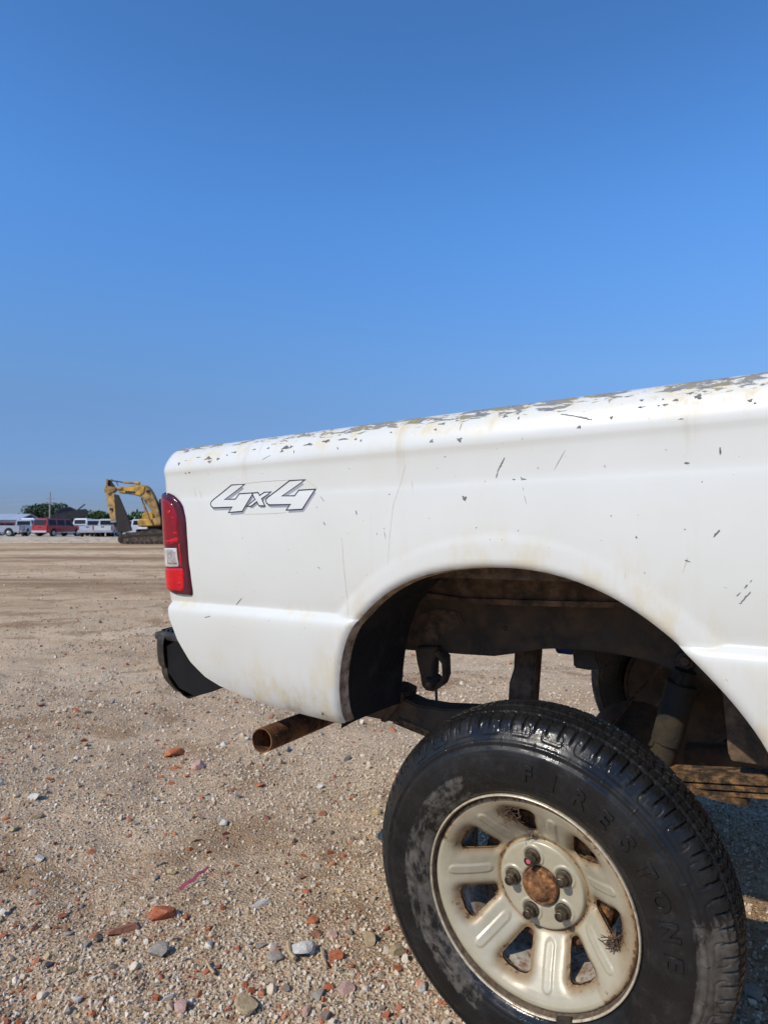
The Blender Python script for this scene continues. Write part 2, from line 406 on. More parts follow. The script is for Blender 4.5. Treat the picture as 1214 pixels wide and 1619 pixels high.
# ================================================================== THE PICKUP
BASE = Vector((0.0, 0.83, -0.37))
truck = tag(empty('pickup_truck'), 'white pickup truck with chipped bed side, open rear wheel arch and dirty silver wheel', 'pickup truck')
RT = Matrix((c2w(TX), c2w(TY), c2w(TZ))).transposed()
TO = c2w(TC); TO.z += CAM_H
truck.matrix_world = Matrix.Translation(TO + RT @ BASE) @ RT.to_4x4()
class P:
    'parents a part to the truck so that its mesh keeps the truck axes (origin at the wheel face)'
def part(o, parent=None):
    o.parent = parent or truck
    if parent is None: o.location = o.location - BASE
    return o
YB = -0.03
PROF = [(-.11, .930), (-.075, .937), (-.05, .937), (-.034, .931), (-.018, .917), (-.007, .898), (-.0010, .880), (-.0002, .869), (-.0014, .862), (-.0026, .853),
        (-.0028, .82), (-.0024, .80), (-.0005, .789), (.003, .74), (.006, .68), (.0065, .62), (.004, .565), (.0005, .5375), (.0005, .5315), (.006, .5265), (.0135, .519), (.0175, .507),
        (.0172, .47), (.013, .42), (.006, .365), (-.006, .32), (-.018, .295), (-.034, .276), (-.055, .262)]
def resample(P_, step):
    P_ = np.array(P_); out = [P_[0]]
    for a, b in zip(P_[:-1], P_[1:]):
        n = max(1, int(round(np.hypot(*(b - a)) / step)))
        out += [a + (b - a) * k / n for k in range(1, n + 1)]
    return np.array(out)
_pf = resample(smooth_poly(PROF, 2, closed=False), .0062)
PN, PZ = _pf[:, 0], _pf[:, 1]
ARCH = [(-.425, .10), (-.418, .24), (-.4081, .304), (-.3961, .3816), (-.3761, .4522), (-.3471, .5087), (-.3119, .5444), (-.2619, .5823), (-.1993, .6127), (-.1266, .6322), (-.0329, .6415), (.0529, .6388), (.1206, .6241), (.1734, .6047), (.2233, .5779), (.2705, .5433), (.3152, .5024), (.3577, .4556), (.3901, .4104), (.4087, .3756), (.435, .31), (.455, .24), (.465, .10)]
ARCHS = smooth_poly(ARCH, 2, closed=False)
OUTL = [(-1.12, .95), (1.02, .95), (1.02, .262), (.46, .262), (.2, .2), (-.3, .2), (-.4159, .281), (-.4396, .279), (-.4668, .2812), (-.5613, .289), (-.6626, .300), (-.75, .319), (-.7823, .3269), (-.8275, .3455), (-.8728, .3811), (-.9103, .4351), (-.9332, .4913), (-.942, .5324), (-1.12, .5324)]
XC, RC = -.925, .058
def n_of(s): return np.interp(s, np.arange(len(PN)), PN)
def z_of(s): return np.interp(s, np.arange(len(PZ)), PZ)
def s_of_z(z): return np.interp(-np.asarray(z, float), -PZ[3:], np.arange(3, len(PZ)))
def flare(u, z):
    d = sdf(ARCHS, u, z)
    ang = np.arctan2(z - .22, u + .005)
    w = .030 + .052 * np.clip(np.sin(ang), 0, 1) ** 1.6
    t = np.clip(d / w, 0, 1)
    f = .0070 * np.where(t < .55, 1 - .10 * (t / .55) ** 2, .90 * (1 - np.clip((t - .55) / .45, 0, 1) ** 2 * (3 - 2 * np.clip((t - .55) / .45, 0, 1))))
    roll = .008 * np.clip(1 - d / .012, 0, 1) ** 2
    return f, roll
def side(u, s, extra=0.0):
    'outer skin of the bed side: u runs forward along the truck and round the rear corner, s down the profile'
    u = np.asarray(u, float); n = n_of(s); z = z_of(s)
    f, roll = flare(u, z)
    wt = np.clip((z - .40) / .1, 0, 1) * np.clip((.80 - z) / .05, 0, 1)
    n = np.maximum(n, f * wt + np.minimum(n, 0) * 0) if False else n + np.maximum(0, f * wt - np.maximum(n, 0) * .85) - roll
    n = n + extra
    R0 = RC
    phi = np.clip((XC - u) / R0, 0, math.pi / 2); rest = np.clip((XC - u) - R0 * math.pi / 2, 0, None)
    bx = np.where(u >= XC, u, XC - R0 * np.sin(phi)); by = YB + np.where(u >= XC, 0, R0 * (1 - np.cos(phi)) + rest)
    x = bx - np.sin(phi) * n; y = by - np.cos(phi) * n
    z = z + np.clip((z - .87) / .04, 0, 1) * (-.0065 + .0095 * np.clip((u + .95) / 1.35, 0, 1.4))     # the rail climbs a little towards the cab
    return np.stack([x, y, z + 0 * x], 1)
us = np.concatenate([np.arange(-1.09, XC, .007), np.arange(XC, .97, .0075)]); ss = np.arange(len(PN), dtype=float)
UU, SS = np.meshgrid(us, ss, indexing='ij'); ZZ = z_of(SS)
Gs = np.maximum(sdf(OUTL, UU, ZZ), -sdf(ARCHS, UU, ZZ)); Gs = np.maximum(Gs, UU - .955)
V, Fc, cut = clip_grid(us, ss, Gs, side)
bedside = part(mesh('bed_side', V, [f[::-1] for f in Fc], M_PAINT, None, True))
# rolled edge turned in behind every cut edge, arch lip as a part of its own
Va = np.array(V); E_arch = []; E_low = []
for a, b in cut:
    mx, mz = (Va[a, 0] + Va[b, 0]) / 2, (Va[a, 2] + Va[b, 2]) / 2
    dd = abs(float(sdf(ARCHS, np.array([mx]), np.array([mz]))[0]))
    (E_arch if dd < .004 else E_low).append((a, b))
def turned_edge(name, E, m, depth, shrink, parent):
    ids = sorted({i for e in E for i in e}); k = {i: n for n, i in enumerate(ids)}
    V0 = [Va[i] for i in ids]; rows = [np.array(V0)]
    for t, sh_ in ((.35, .0), (1.0, shrink)):
        r = np.array(V0); r[:, 1] += depth * t
        c = np.array((-.005, .2)); d = c - r[:, (0, 2)]; d /= np.linalg.norm(d, axis=1)[:, None]
        r[:, 0] += d[:, 0] * sh_; r[:, 2] += d[:, 1] * sh_; rows.append(r)
    n = len(ids); Vn = np.concatenate(rows); Fn = []
    for a, b in E:
        for l in range(2): Fn.append((k[a] + l * n, k[b] + l * n, k[b] + (l + 1) * n, k[a] + (l + 1) * n))
    return mesh(name, Vn, Fn, m, parent, True)
turned_edge('arch_lip', E_arch, M_LIP, .027, .004, bedside)
turned_edge('lower_hem', [e for e in E_low if Va[e[0], 0] < 0], M_PAINT, .03, 0, bedside)
turned_edge('lower_hem', [e for e in E_low if Va[e[0], 0] >= 0], M_PAINT, .03, 0, bedside)

# ---- flat print and wear lying on the skin
def on_skin(name, poly_xz, m, parent, lift, cell=.004, kind=None):
    P_ = np.array(poly_xz); x0, z0 = P_.min(0) - cell; x1, z1 = P_.max(0) + cell
    uu = np.arange(x0, x1 + cell, cell); zz = np.arange(z1, z0 - cell, -cell)
    A, B = np.meshgrid(uu, zz, indexing='ij')
    Vv, Ff, _ = clip_grid(uu, zz, sdf(P_, A, B), lambda u, z: side(u, s_of_z(z), lift))
    return Vv, [f[::-1] for f in Ff]
def merge(parts_):
    V_, F_ = [], []
    for v, f in parts_:
        o = len(V_); V_ += list(map(tuple, v)); F_ += [[i + o for i in q] for q in f]
    return V_, F_
def xz(px, py): p = U(px, py, YB); return (p[0], p[2])
def ribbon(pts, w, lift, seg=.006, closed=False, taper=None):
    'flat mitred stroke of width w along points, following the skin'
    P_ = [np.array(p, float) for p in pts]
    if closed: P_ = P_ + [P_[0]]
    n = len(P_); out = []; L_, R_ = [], []
    for i in range(n):
        d0 = P_[i] - P_[i - 1] if i else (P_[i] - P_[-2] if closed else P_[1] - P_[0])
        d1 = P_[i + 1] - P_[i] if i < n - 1 else (P_[1] - P_[0] if closed else P_[i] - P_[i - 1])
        d0 = d0 / np.hypot(*d0); d1 = d1 / np.hypot(*d1); n0 = np.array((-d0[1], d0[0])); n1 = np.array((-d1[1], d1[0])); m_ = n0 + n1; l_ = np.hypot(*m_)
        m_ = m_ / l_ if l_ > .3 else n0
        k = min(2.2, 1 / max(.3, float(m_ @ n0))); L_.append(P_[i] + m_ * w / 2 * k); R_.append(P_[i] - m_ * w / 2 * k)
    A, B = [], []
    for i in range(n - 1):
        q = max(1, int(np.hypot(*(P_[i + 1] - P_[i])) / seg))
        for j in range(q + (1 if i == n - 2 else 0)): t = j / q; A.append(L_[i] * (1 - t) + L_[i + 1] * t); B.append(R_[i] * (1 - t) + R_[i + 1] * t)
    if taper: A, B = taper(A, B)
    q = np.array(A + B); V_ = side(q[:, 0], s_of_z(q[:, 1]), lift); m = len(A)
    return V_, [(i, i + 1, m + i + 1, m + i) for i in range(m - 1)]
def blob(poly, lift):
    q = np.array([tuple(np.mean(poly, 0))] + [tuple(p) for p in poly]); n = len(poly)
    return side(q[:, 0], s_of_z(q[:, 1]), lift), [(0, 1 + k, 1 + (k + 1) % n) for k in range(n)]
D = lambda L: [xz(320 + a * .16474, 740 + b * .16474) for a, b in L]
four1 = [(275, 163), (400, 155), (212, 302), (318, 298), (350, 247), (485, 238), (390, 415), (260, 425), (290, 374), (112, 381), (92, 368), (82, 346), (86, 326), (102, 306)]
four2 = [(830, 122), (978, 113), (762, 268), (885, 266), (920, 213), (1078, 203), (965, 395), (812, 402), (848, 349), (645, 353), (622, 338), (611, 316), (615, 296), (635, 275)]
ex = [(470, 240), (530, 235), (548, 263), (590, 233), (655, 228), (570, 294), (605, 362), (548, 362), (525, 322), (475, 365), (430, 368), (507, 300)]
fillp = [on_skin('', D(L), None, None, .0006) for L in (four1, ex, four2)]
decal = part(mesh('four_by_four_decal', *merge(fillp), M_DECALW)); decal['kind'] = 'stuff'
tag(decal, 'white 4x4 decal outlined in black behind the tail light')
for L, (dx, dy) in ((four1, (12, 26)), (ex, (14, 20)), (four2, (13, 26))):
    mesh('lettering_shadow', *on_skin('', D([(a + dx, b + dy) for a, b in L]), None, None, .0003), M_DECALG, decal)
    mesh('lettering_outline', *ribbon(D(L), .0027, .0009, .006, True), M_DECALK, decal)
for L in ([(400, 148), (600, 128), (985, 106), (1090, 190), (1075, 235)], [(405, 443), (600, 440), (815, 428)]):
    mesh('film_edge', *ribbon(D(L), .0008, .0003), M_CLEARED, decal)
Z2 = lambda a, b: (220 + a * .3295, 680 + b * .3295)
Z7 = lambda a, b: (660 + a * .4563, 560 + b * .4563)
Z5 = lambda a, b: (820 + a * .3245, 880 + b * .3245)
strokes = []; blobs = []
for f_, L in ((Z2, [((870, 318), (888, 342), 1.3), ((890, 440), (898, 456), 2.4), ((1043, 385), (1047, 405), 2.4), ((468, 838), (497, 805), 1.5), ((340, 893), (368, 887), 1.6), ((865, 655), (878, 662), 1.6), ((1182, 484), (1190, 520), .8), ((590, 140), (625, 118), 1.0), ((735, 92), (738, 108), 2.0), ((945, 78), (950, 92), 2.0)]),
              (Z7, [((488, 208), (545, 216), 1.6), ((540, 216), (602, 228), 2.6), ((270, 428), (276, 405), 1.6), ((274, 408), (299, 358), 2.2), ((141, 238), (140, 262), 1.2), ((1045, 322), (1046, 348), 2.2), ((1026, 632), (1047, 608), 2.4), ((470, 402), (509, 332), .5), ((370, 490), (378, 518), .6), ((327, 433), (337, 434), 2), ((356, 425), (360, 437), 2.0), ((358, 433), (375, 433), 1.6), ((928, 712), (946, 719), 1.3), ((365, 462), (366, 472), .8), ((922, 378), (940, 377), 2.6)]),
              (Z5, [((1127, 122), (1136, 111), 1.6), ((1100, 152), (1115, 134), 1.5), ((1062, 190), (1081, 172), 1.3), ((1082, 222), (1130, 168), 1.8), ((1073, 225), (1086, 224), 1.8), ((815, 14), (838, 24), 1.1), ((1016, 583), (1024, 592), 1.2)])):
    for a, b, w in L: strokes.append((f_(*a), f_(*b), w))
for f_, L in ((Z2, [(185, 158, 10, 17), (222, 207, 9, 5), (240, 204, 9, 9), (322, 128, 34, 14), (372, 132, 20, 9), (335, 147, 18, 12), (410, 112, 12, 6), (440, 97, 26, 6), (535, 84, 16, 5), (602, 78, 16, 7), (690, 78, 40, 13), (676, 95, 14, 10), (715, 72, 16, 9), (800, 62, 34, 9), (880, 46, 40, 9), (960, 38, 46, 6), (1025, 38, 10, 9), (1053, 46, 8, 9), (1146, 497, 4, 6), (1181, 471, 4, 3), (505, 517, 3, 3), (330, 212, 3, 3), (588, 209, 3, 3), (725, 573, 3, 3), (1005, 185, 3, 3), (1200, 308, 7, 3), (855, 370, 3, 5), (695, 858, 3, 3), (647, 908, 3, 4), (484, 937, 3, 3), (820, 944, 3, 4), (1100, 694, 3, 3), (214, 138, 12, 3), (270, 121, 26, 4), (1190, 6, 8, 5)]),
              (Z7, [(558, 254, 9, 5), (163, 500, 9, 11), (47, 300, 9, 8), (52, 259, 8, 5), (144, 296, 12, 9), (290, 213, 10, 5), (340, 221, 5, 6), (768, 185, 12, 3), (768, 160, 8, 4), (853, 177, 9, 3), (830, 180, 5, 3), (888, 161, 9, 4), (842, 158, 4, 3), (970, 128, 16, 10), (966, 150, 14, 9), (935, 137, 10, 4), (1038, 116, 16, 4), (1190, 101, 7, 4), (1150, 163, 8, 5), (1167, 172, 5, 3), (912, 225, 8, 2), (760, 634, 4, 4), (927, 607, 3, 3), (672, 560, 3, 2), (646, 388, 2, 4), (352, 611, 3, 2), (207, 600, 3, 3), (257, 641, 2, 2), (298, 641, 2, 2), (43, 568, 2, 2), (93, 355, 4, 2), (66, 395, 2, 2), (232, 441, 2, 2), (668, 220, 6, 8), (362, 293, 2, 2), (859, 331, 2, 2), (985, 442, 2, 2), (415, 394, 3, 2), (740, 141, 10, 4), (690, 155, 26, 3), (600, 163, 30, 4), (520, 172, 30, 4), (440, 186, 34, 6), (380, 192, 20, 5), (330, 200, 14, 5), (215, 219, 14, 4), (70, 238, 18, 4), (260, 212, 14, 4)]),
              (Z5, [(617, 77, 4, 4)])):
    for a, b, rx, ry in L: blobs.append((f_(a, b), rx * (.3295 if f_ is Z2 else .4563 if f_ is Z7 else .3245), ry * (.3295 if f_ is Z2 else .4563 if f_ is Z7 else .3245)))
chips = []
def wob(A, B):
    m = len(A); o1, o2 = [], []
    for i, (a, b) in enumerate(zip(A, B)):
        c = (a + b) / 2; h = (a - b) / 2 * (math.sin(math.pi * (.10 + .82 * i / max(1, m - 1))) ** .6); j = h * rnd.uniform(-.4, .4)
        o1.append(c + h * rnd.uniform(.6, 1.3) + j); o2.append(c - h * rnd.uniform(.6, 1.3) + j)
    return o1, o2
for a, b, w in strokes: chips.append(ribbon([xz(*a), xz(*b)], w * .00115, .0005, .0022, False, wob))
for c, rx, ry in blobs:
    C = np.array(xz(*c)); px = .00098; k = 9 if rx < 4 else 22; q = []; f1 = rnd.uniform(0, 6)
    for i in range(k):
        a = 2 * math.pi * i / k; r_ = rnd.uniform(.55, 1.25) * (1 + .3 * math.sin(a * 3 + f1))
        q.append((C[0] + math.cos(a) * rx * px * r_, C[1] + math.sin(a) * ry * px * r_))
    if C[1] > .915: continue
    chips.append(blob(q, .0005))
mesh('paint_chip', *merge(chips), M_CHIP, bedside)['kind'] = 'stuff'
st = []
for L, w in (([(640, 735), (632, 765), (622, 800), (618, 850), (616, 892)], .0007), ([(543, 850), (546, 890), (550, 935), (554, 976)], .0011), ([(314, 775), (318, 788)], .002), ([(306, 770), (309, 786)], .0015), ([(1080, 905), (1088, 880)], .0008), ([(990, 905), (989, 914)], .002), ([(650, 1180 - 420), (652, 775)], .001)):
    st.append(ribbon([xz(*p) for p in L], w, .0003, .006, False, wob))
mesh('drip_streak', *merge(st), M_STREAK, bedside)['kind'] = 'stuff'
bm = bmesh.new()
p = U(506, 1131, YB); lathe_y(bm, [(-.0025, .0001), (-.0025, .0038)], 12, c=(p[0], YB + .012, p[2])); bm_out('hem_hole', bm, M_UNDER, bedside)

# ---- tail light wrapped round the corner
def patch(name, poly_uz, lift, thick, m, parent, round_=.006, cell=.0045):
    'solid pad following the corner: outline in (u, z), rounded rim'
    P_ = np.array(poly_uz); x0, z0 = P_.min(0) - cell; x1, z1 = P_.max(0) + cell
    uu = np.arange(x0, x1 + cell, cell); zz = np.arange(z1, z0 - cell, -cell)
    A, B = np.meshgrid(uu, zz, indexing='ij'); G_ = sdf(P_, A, B)
    def pos(u, z):
        d = np.clip(-sdf(P_, u, z), 0, round_) / round_
        h = lift + thick * np.sqrt(np.clip(1 - (1 - d) ** 2, 0, 1))
        return side0(u, z, h)
    Vv, Ff, ct = clip_grid(uu, zz, G_, pos)
    Vv = [tuple(v) for v in Vv]; Ff = [f[::-1] for f in Ff]
    return mesh(name, Vv, Ff, m, parent, True)
def side0(u, z, n):
    u = np.asarray(u, float)
    phi = np.clip((XC - u) / RC, 0, math.pi / 2); rest = np.clip((XC - u) - RC * math.pi / 2, 0, None)
    bx = np.where(u >= XC, u, XC - RC * np.sin(phi)); by = YB + np.where(u >= XC, 0, RC * (1 - np.cos(phi)) + rest)
    return np.stack([bx - np.sin(phi) * n, by - np.cos(phi) * n, np.asarray(z, float) + 0 * bx], 1)
LT = lambda a, b: xz(240 + a * .1235, 760 + b * .1235)
def warp(L):
    'photo points near the silhouette lie further round the corner'
    out = []
    for a, b in L:
        x, z = LT(a, b)
        if x < XC:
            t = (XC - x) / .030; t = min(t, 1.0); x = XC - RC * (0.02 + math.asin(t) * .60 if t < 1 else .95)
        out.append((x, z))
    return out
hous = [(-1.03, .818), (-.965, .816), (-.93, .809)] + [LT(a, b) for a, b in [(215, 150), (300, 190), (360, 250), (405, 320), (450, 480), (475, 650), (500, 900), (525, 1150), (547, 1400), (540, 1455), (525, 1472)]] + [LT(420, 1468), LT(320, 1450), (-.955, .560), (-1.03, .560)]
light = part(patch('tail_light', hous, .002, .0075, M_BEZEL, None, .009))
tag(light, 'red tail light with a dark rim and clear reverse window')
lensA = [(-1.03, .806), (-.985, .8045), (-.945, .799)] + [LT(a, b) for a, b in [(200, 215), (255, 255), (310, 310), (345, 380), (370, 470), (383, 620), (392, 780), (300, 828)]] + [(-.955, LT(160, 838)[1]), (-1.03, LT(150, 838)[1])]
patch('upper_lens', lensA, .0085, .0028, M_LENS, light, .004)
w0, w1 = LT(250, 846)[1], LT(250, 1098)[1]
lensB = [(-1.03, w0 - .001), LT(300, 850), LT(352, 850), LT(360, 860), LT(388, 1075), LT(380, 1098), LT(300, 1104), (-1.03, w1 - .003)]
patch('reverse_window', lensB, .0085, .0025, M_REV, light, .003)
patch('reflector_pocket', [LT(228, 862), LT(348, 862), LT(372, 1070), LT(252, 1064)], .0092, .0028, M_REVD, light, .001)
lensC = [(-1.03, w1 - .006), LT(300, 1112), LT(435, 1108), LT(450, 1180), LT(455, 1375), LT(430, 1408), LT(300, 1405), (-.945, LT(250, 1395)[1]), (-1.03, LT(250, 1395)[1])]
patch('lower_lens', lensC, .0085, .0028, M_LENS2, light, .004)
patch('side_marker_strip', [LT(378, 790), LT(400, 790), LT(432, 1100), LT(398, 1100)], .0085, .0026, M_LENS2, light, .002)
for L in ([(168, 778), (380, 712), (386, 782), (300, 790)], [(300, 652), (375, 640), (378, 680), (345, 695)], [(292, 445), (345, 462), (340, 490), (298, 480)], [(175, 822), (390, 822), (392, 832), (175, 834)]):
    patch('facet', [LT(*q) for q in L], .0100, .0016, M_LENS2, light, .0015, .003)
for a, b, r_ in ((270, 402, .0062), (395, 1312, .0052)):
    x, z = LT(a, b); t = [(x + r_ * math.cos(k * .524), z + r_ * math.sin(k * .524)) for k in range(12)]
    patch('bulb_dome', t, .0102, .0026, M_LENS2, light, .005, .002)
for b in (895, 965, 1030):
    x, z = LT(278, b); patch('bulb_rivet', [(x + .0028 * math.cos(k * .785), z + .0022 * math.sin(k * .785)) for k in range(8)], .0112, .002, M_REV, light, .003, .0015)

# ---- rest of the bed: inner wall, floor, tailgate, front wall, far side (all real, mostly unseen)
part(box('bed_floor', (-.02, .83, .625), (1.86, 1.60, .03), M_UNDERB))
part(box('inner_bed_wall', (-.01, .060, .77), (1.86, .012, .30), M_PAINT))
part(box('front_bed_wall', (.945, .83, .76), (.03, 1.68, .32), M_PAINT, bev=.006))
tg = part(box('tailgate', (-.955, .84, .73), (.05, 1.50, .38), M_PAINT, bev=.012)); box('tailgate_handle', (-.985, .84, .84), (.03, .22, .07), M_BLACKP, tg, bev=.006)
fs = np.array(V).copy(); fs[:, 1] = 1.69 - fs[:, 1]
part(mesh('far_bed_side', fs, Fc, M_PAINT, None, True))

# ---- rear step bumper: bent skin round the corner, hollow end, ribbed step pad
def bumper():
    bz = [(.000, .455), (.004, .445), (.006, .425), (.006, .395), (.003, .372), (-.004, .368), (-.003, .35), (-.012, .325), (-.034, .295), (-.062, .277), (-.085, .272)]
    bz = resample(smooth_poly(bz, 2, closed=False), .008)
    x0, r_ = -1.112, .050; bz[:, 1] -= .038
    path = [(-1.052, .022, 0)]
    path += [(x0 + r_ - r_ * math.sin(a), .022 + r_ - r_ * math.cos(a), a) for a in np.linspace(0, math.pi / 2, 10)]
    path += [(x0, .072 + t, math.pi / 2) for t in np.linspace(.05, 1.50, 12)]
    path += [(x0 + r_ - r_ * math.cos(a), 1.61 + r_ * math.sin(a), math.pi / 2 + a) for a in np.linspace(0, math.pi / 2, 10)][1:]
    V_, F_ = [], []
    for th_ in (0, -.004):
        for x, y, a in path:
            for n, z in bz: V_.append((x - math.sin(a) * (n + th_), y - math.cos(a) * (n + th_), z))
    nb = len(bz); npth = len(path); o = nb * npth
    for i in range(npth - 1):
        for j in range(nb - 1):
            q = (i * nb + j, (i + 1) * nb + j, (i + 1) * nb + j + 1, i * nb + j + 1); F_ += [q, tuple(k + o for k in q[::-1])]
    for j in range(nb - 1): F_.append((j, j + 1, j + 1 + o, j + o))
    for i in range(npth - 1): F_ += [(i * nb, i * nb + o, (i + 1) * nb + o, (i + 1) * nb), (i * nb + nb - 1, (i + 1) * nb + nb - 1, (i + 1) * nb + nb - 1 + o, i * nb + nb - 1 + o)]
    b = part(mesh('rear_bumper', V_, F_, M_BUMP)); sharp(b, 40); return b
bump_ob = bumper()
bmq = bmesh.new()
add_box(bmq, (-1.020, .84, .417), (.165, 1.63, .022), bev=.008)
for k in range(7): add_box(bmq, (-1.085 + k * .019, .84, .4295), (.009, 1.60, .008), bev=.002)
bm_out('step_pad', bmq, M_BLACKP, bump_ob)
bmq = bmesh.new(); add_box(bmq, (-1.040, .84, .384), (.13, 1.585, .06), bev=.01); add_box(bmq, (-.99, .60, .37), (.22, .06, .07)); add_box(bmq, (-.99, 1.10, .37), (.22, .06, .07)); bm_out('bumper_bracket', bmq, M_UNDER, bump_ob)
slab('bumper_end_cap', [(256, 1026), (292, 1006), (330, 1016), (400, 1080), (347, 1089), (335, 1094), (309, 1101), (284, 1088), (263, 1058)], .027, .05, M_CAP, bump_ob)
slab('bumper_end_cap', [(256, 1026), (292, 1006), (330, 1016), (400, 1080), (347, 1089), (335, 1094), (309, 1101), (284, 1088), (263, 1058)], .027, .05, M_CAP, bump_ob).location.y = 1.58

# ---- exhaust
pA, pB = Vector(U(414, 1171, -.005)), Vector(U(489, 1141, .20)); dA = (pB - pA).normalized()
pipe_bm = bmesh.new()
pth = [pA, pA + dA * .05, pA + dA * .16, pA + dA * .26, pA + dA * .42 + Vector((.01, .03, .01)), pA + dA * .50 + Vector((.02, .12, .03))]
add_tube(pipe_bm, pth, .0298, 28, cap=False); add_tube(pipe_bm, pth[:4], .0274, 28, cap=False)
ring = list(pipe_bm.verts)
n28 = 28; o2 = len(pth) * n28; pipe_bm.verts.ensure_lookup_table()
for k in range(n28): pipe_bm.faces.new((pipe_bm.verts[k], pipe_bm.verts[(k + 1) % n28], pipe_bm.verts[o2 + (k + 1) % n28], pipe_bm.verts[o2 + k]))
ex_o = part(bm_out('exhaust_pipe', pipe_bm, M_PIPE)); sharp(ex_o, 50)
# ---- near wheel: pressed steel disc with seven openings
WIN0 = R(-4.0); NW = 7
WPOLY = [(-.0025, .1145), (.0025, .1145), (.0205, .1545), (.010, .1575), (-.010, .1575), (-.0205, .1545)]
def sector(th_, off=0.0):
    k = np.round((th_ - WIN0 - off) / (2 * math.pi / NW)); return th_ - WIN0 - off - k * 2 * math.pi / NW
def win_sdf(th_, r):
    a = sector(th_); return sdf(WPOLY, r * np.sin(a), r * np.cos(a)) - .0085
RP = np.array([(.0355, .084), (.0375, .0785), (.041, .0765), (.060, .0760), (.079, .0762), (.0830, .0768), (.0852, .0790), (.0868, .0850), (.0885, .0868), (.092, .0858), (.098, .0815), (.110, .0715), (.125, .0575), (.140, .0440), (.155, .0325), (.165, .0255), (.174, .0195), (.183, .0150), (.190, .0122), (.1955, .0122), (.1990, .0138), (.2008, .0175)])
def rim_y(th_, r):
    y = np.interp(r, RP[:, 0], RP[:, 1])
    d = win_sdf(th_, r)
    y = y + .013 * np.exp(-(np.clip(d, 0, 1) / .0085) ** 1.4) * np.clip((r - .088) / .01, 0, 1)
    a = sector(th_, math.pi / NW); t = r * np.sin(a); c = r * np.cos(a)
    q = np.hypot(t / 1.0, np.maximum(np.abs(c - .138) - .026, 0)) - .0088
    y = y - .0030 * np.clip(.5 - q / .0045, 0, 1) ** 1.0
    # shallow pads round the studs
    for k in range(5):
        an = R(13.993 + 90 + 72 * k); dd = np.hypot(r * np.cos(th_) - .05715 * math.cos(an), r * np.sin(th_) - .05715 * math.sin(an))
        y = y - .0022 * np.clip(1.5 - np.abs(dd - .020) / .0025, 0, 1) * np.clip((r - .04) / .006, 0, 1)
    return y
ths = np.linspace(0, 2 * math.pi, 757); rs = np.concatenate([np.linspace(.0355, .09, 34), np.linspace(.0912, .2008, 94)])
TT, RR = np.meshgrid(ths, rs, indexing='ij')
V, Fc, cut = clip_grid(ths, rs, -win_sdf(TT, RR), lambda t, r: np.stack([r * np.cos(t), rim_y(t, r), r * np.sin(t)], 1))
V = np.array(V); ids = sorted({i for e in cut for i in e}); kk = {i: n for n, i in enumerate(ids)}; o = len(V)
ex_v = V[ids].copy()
aa = np.arctan2(ex_v[:, 2], ex_v[:, 0]); rr = np.hypot(ex_v[:, 0], ex_v[:, 2])
ex_v[:, 1] += .008
Vall = np.concatenate([V, ex_v]); Fall = [list(f) for f in Fc] + [[a, b, kk[b] + o, kk[a] + o] for a, b in cut]
wheel = part(mesh('wheel', Vall, Fall, M_WHEEL, None, True))
tag(wheel, 'silver steel wheel stained brown with five lug nuts')
r_all = np.hypot(Vall[:, 0], Vall[:, 2]); t_all = np.arctan2(Vall[:, 2], Vall[:, 0]); dwin = win_sdf(t_all, r_all)
asec = sector(t_all)
gr = .95 * np.exp(-np.clip(dwin, 0, 1) / .0120) * (r_all > .088) + .75 * np.exp(-((r_all - .091) / .005) ** 2) + .45 * np.exp(-((r_all - .1995) / .005) ** 2) + .45 * np.clip((r_all - .165) / .03, 0, 1) * (np.sin(t_all * 1 + .6) > -.2)  # brown stain, with bevel shading round the openings put into the colour
gr *= np.where(r_all < .086, .3, 1)
at = wheel.data.attributes.new('grime_and_shade', 'FLOAT', 'POINT'); at.data.foreach_set('value', gr.astype(np.float32))
bm = bmesh.new()
lathe_y(bm, [(.022, .1965), (.050, .190), (.064, .172), (.112, .170), (.126, .186), (.178, .190), (.186, .206), (.190, .206), (.190, .202), (.176, .1865), (.124, .1825), (.112, .1665), (.064, .1685), (.050, .1865), (.022, .193)], 120)
sharp(bm_out('rim_barrel', bm, M_BARREL, wheel), 50)
bm = bmesh.new(); lathe_y(bm, [(.024, .1990), (.0170, .2004), (.0105, .2014), (.0055, .2024), (.0030, .2030)], 160); bm_out('rim_groove', bm, plain('groove_grime', (.12, .085, .05), .7, 0, .5, 60, dirt=(.05, .03, .02)), wheel, True)
bm = bmesh.new(); lathe_y(bm, [(.0030, .2030), (.0005, .2036), (-.0010, .2048), (-.0008, .2062), (.0015, .2077), (.008, .2074), (.022, .1985), (.022, .1970)], 160); bm_out('rim_lip', bm, plain('worn_lip', (.56, .49, .36), .36, .35, .2, 40, dirt=(.24, .13, .05), damt=.35), wheel, True)
bm = bmesh.new()
lathe_y(bm, [(.100, .001), (.100, .050), (.098, .10), (.100, .128), (.106, .134), (.135, .136), (.137, .142), (.150, .142), (.152, .10), (.152, .001)], 56)
for k in range(10):
    an = R(36 * k); add_box(bm, (.118 * math.cos(an), .099, .118 * math.sin(an)), (.012, .006, .02), rot=(0, -an, 0))
sharp(bm_out('brake_drum', bm, M_RUST, wheel), 40)
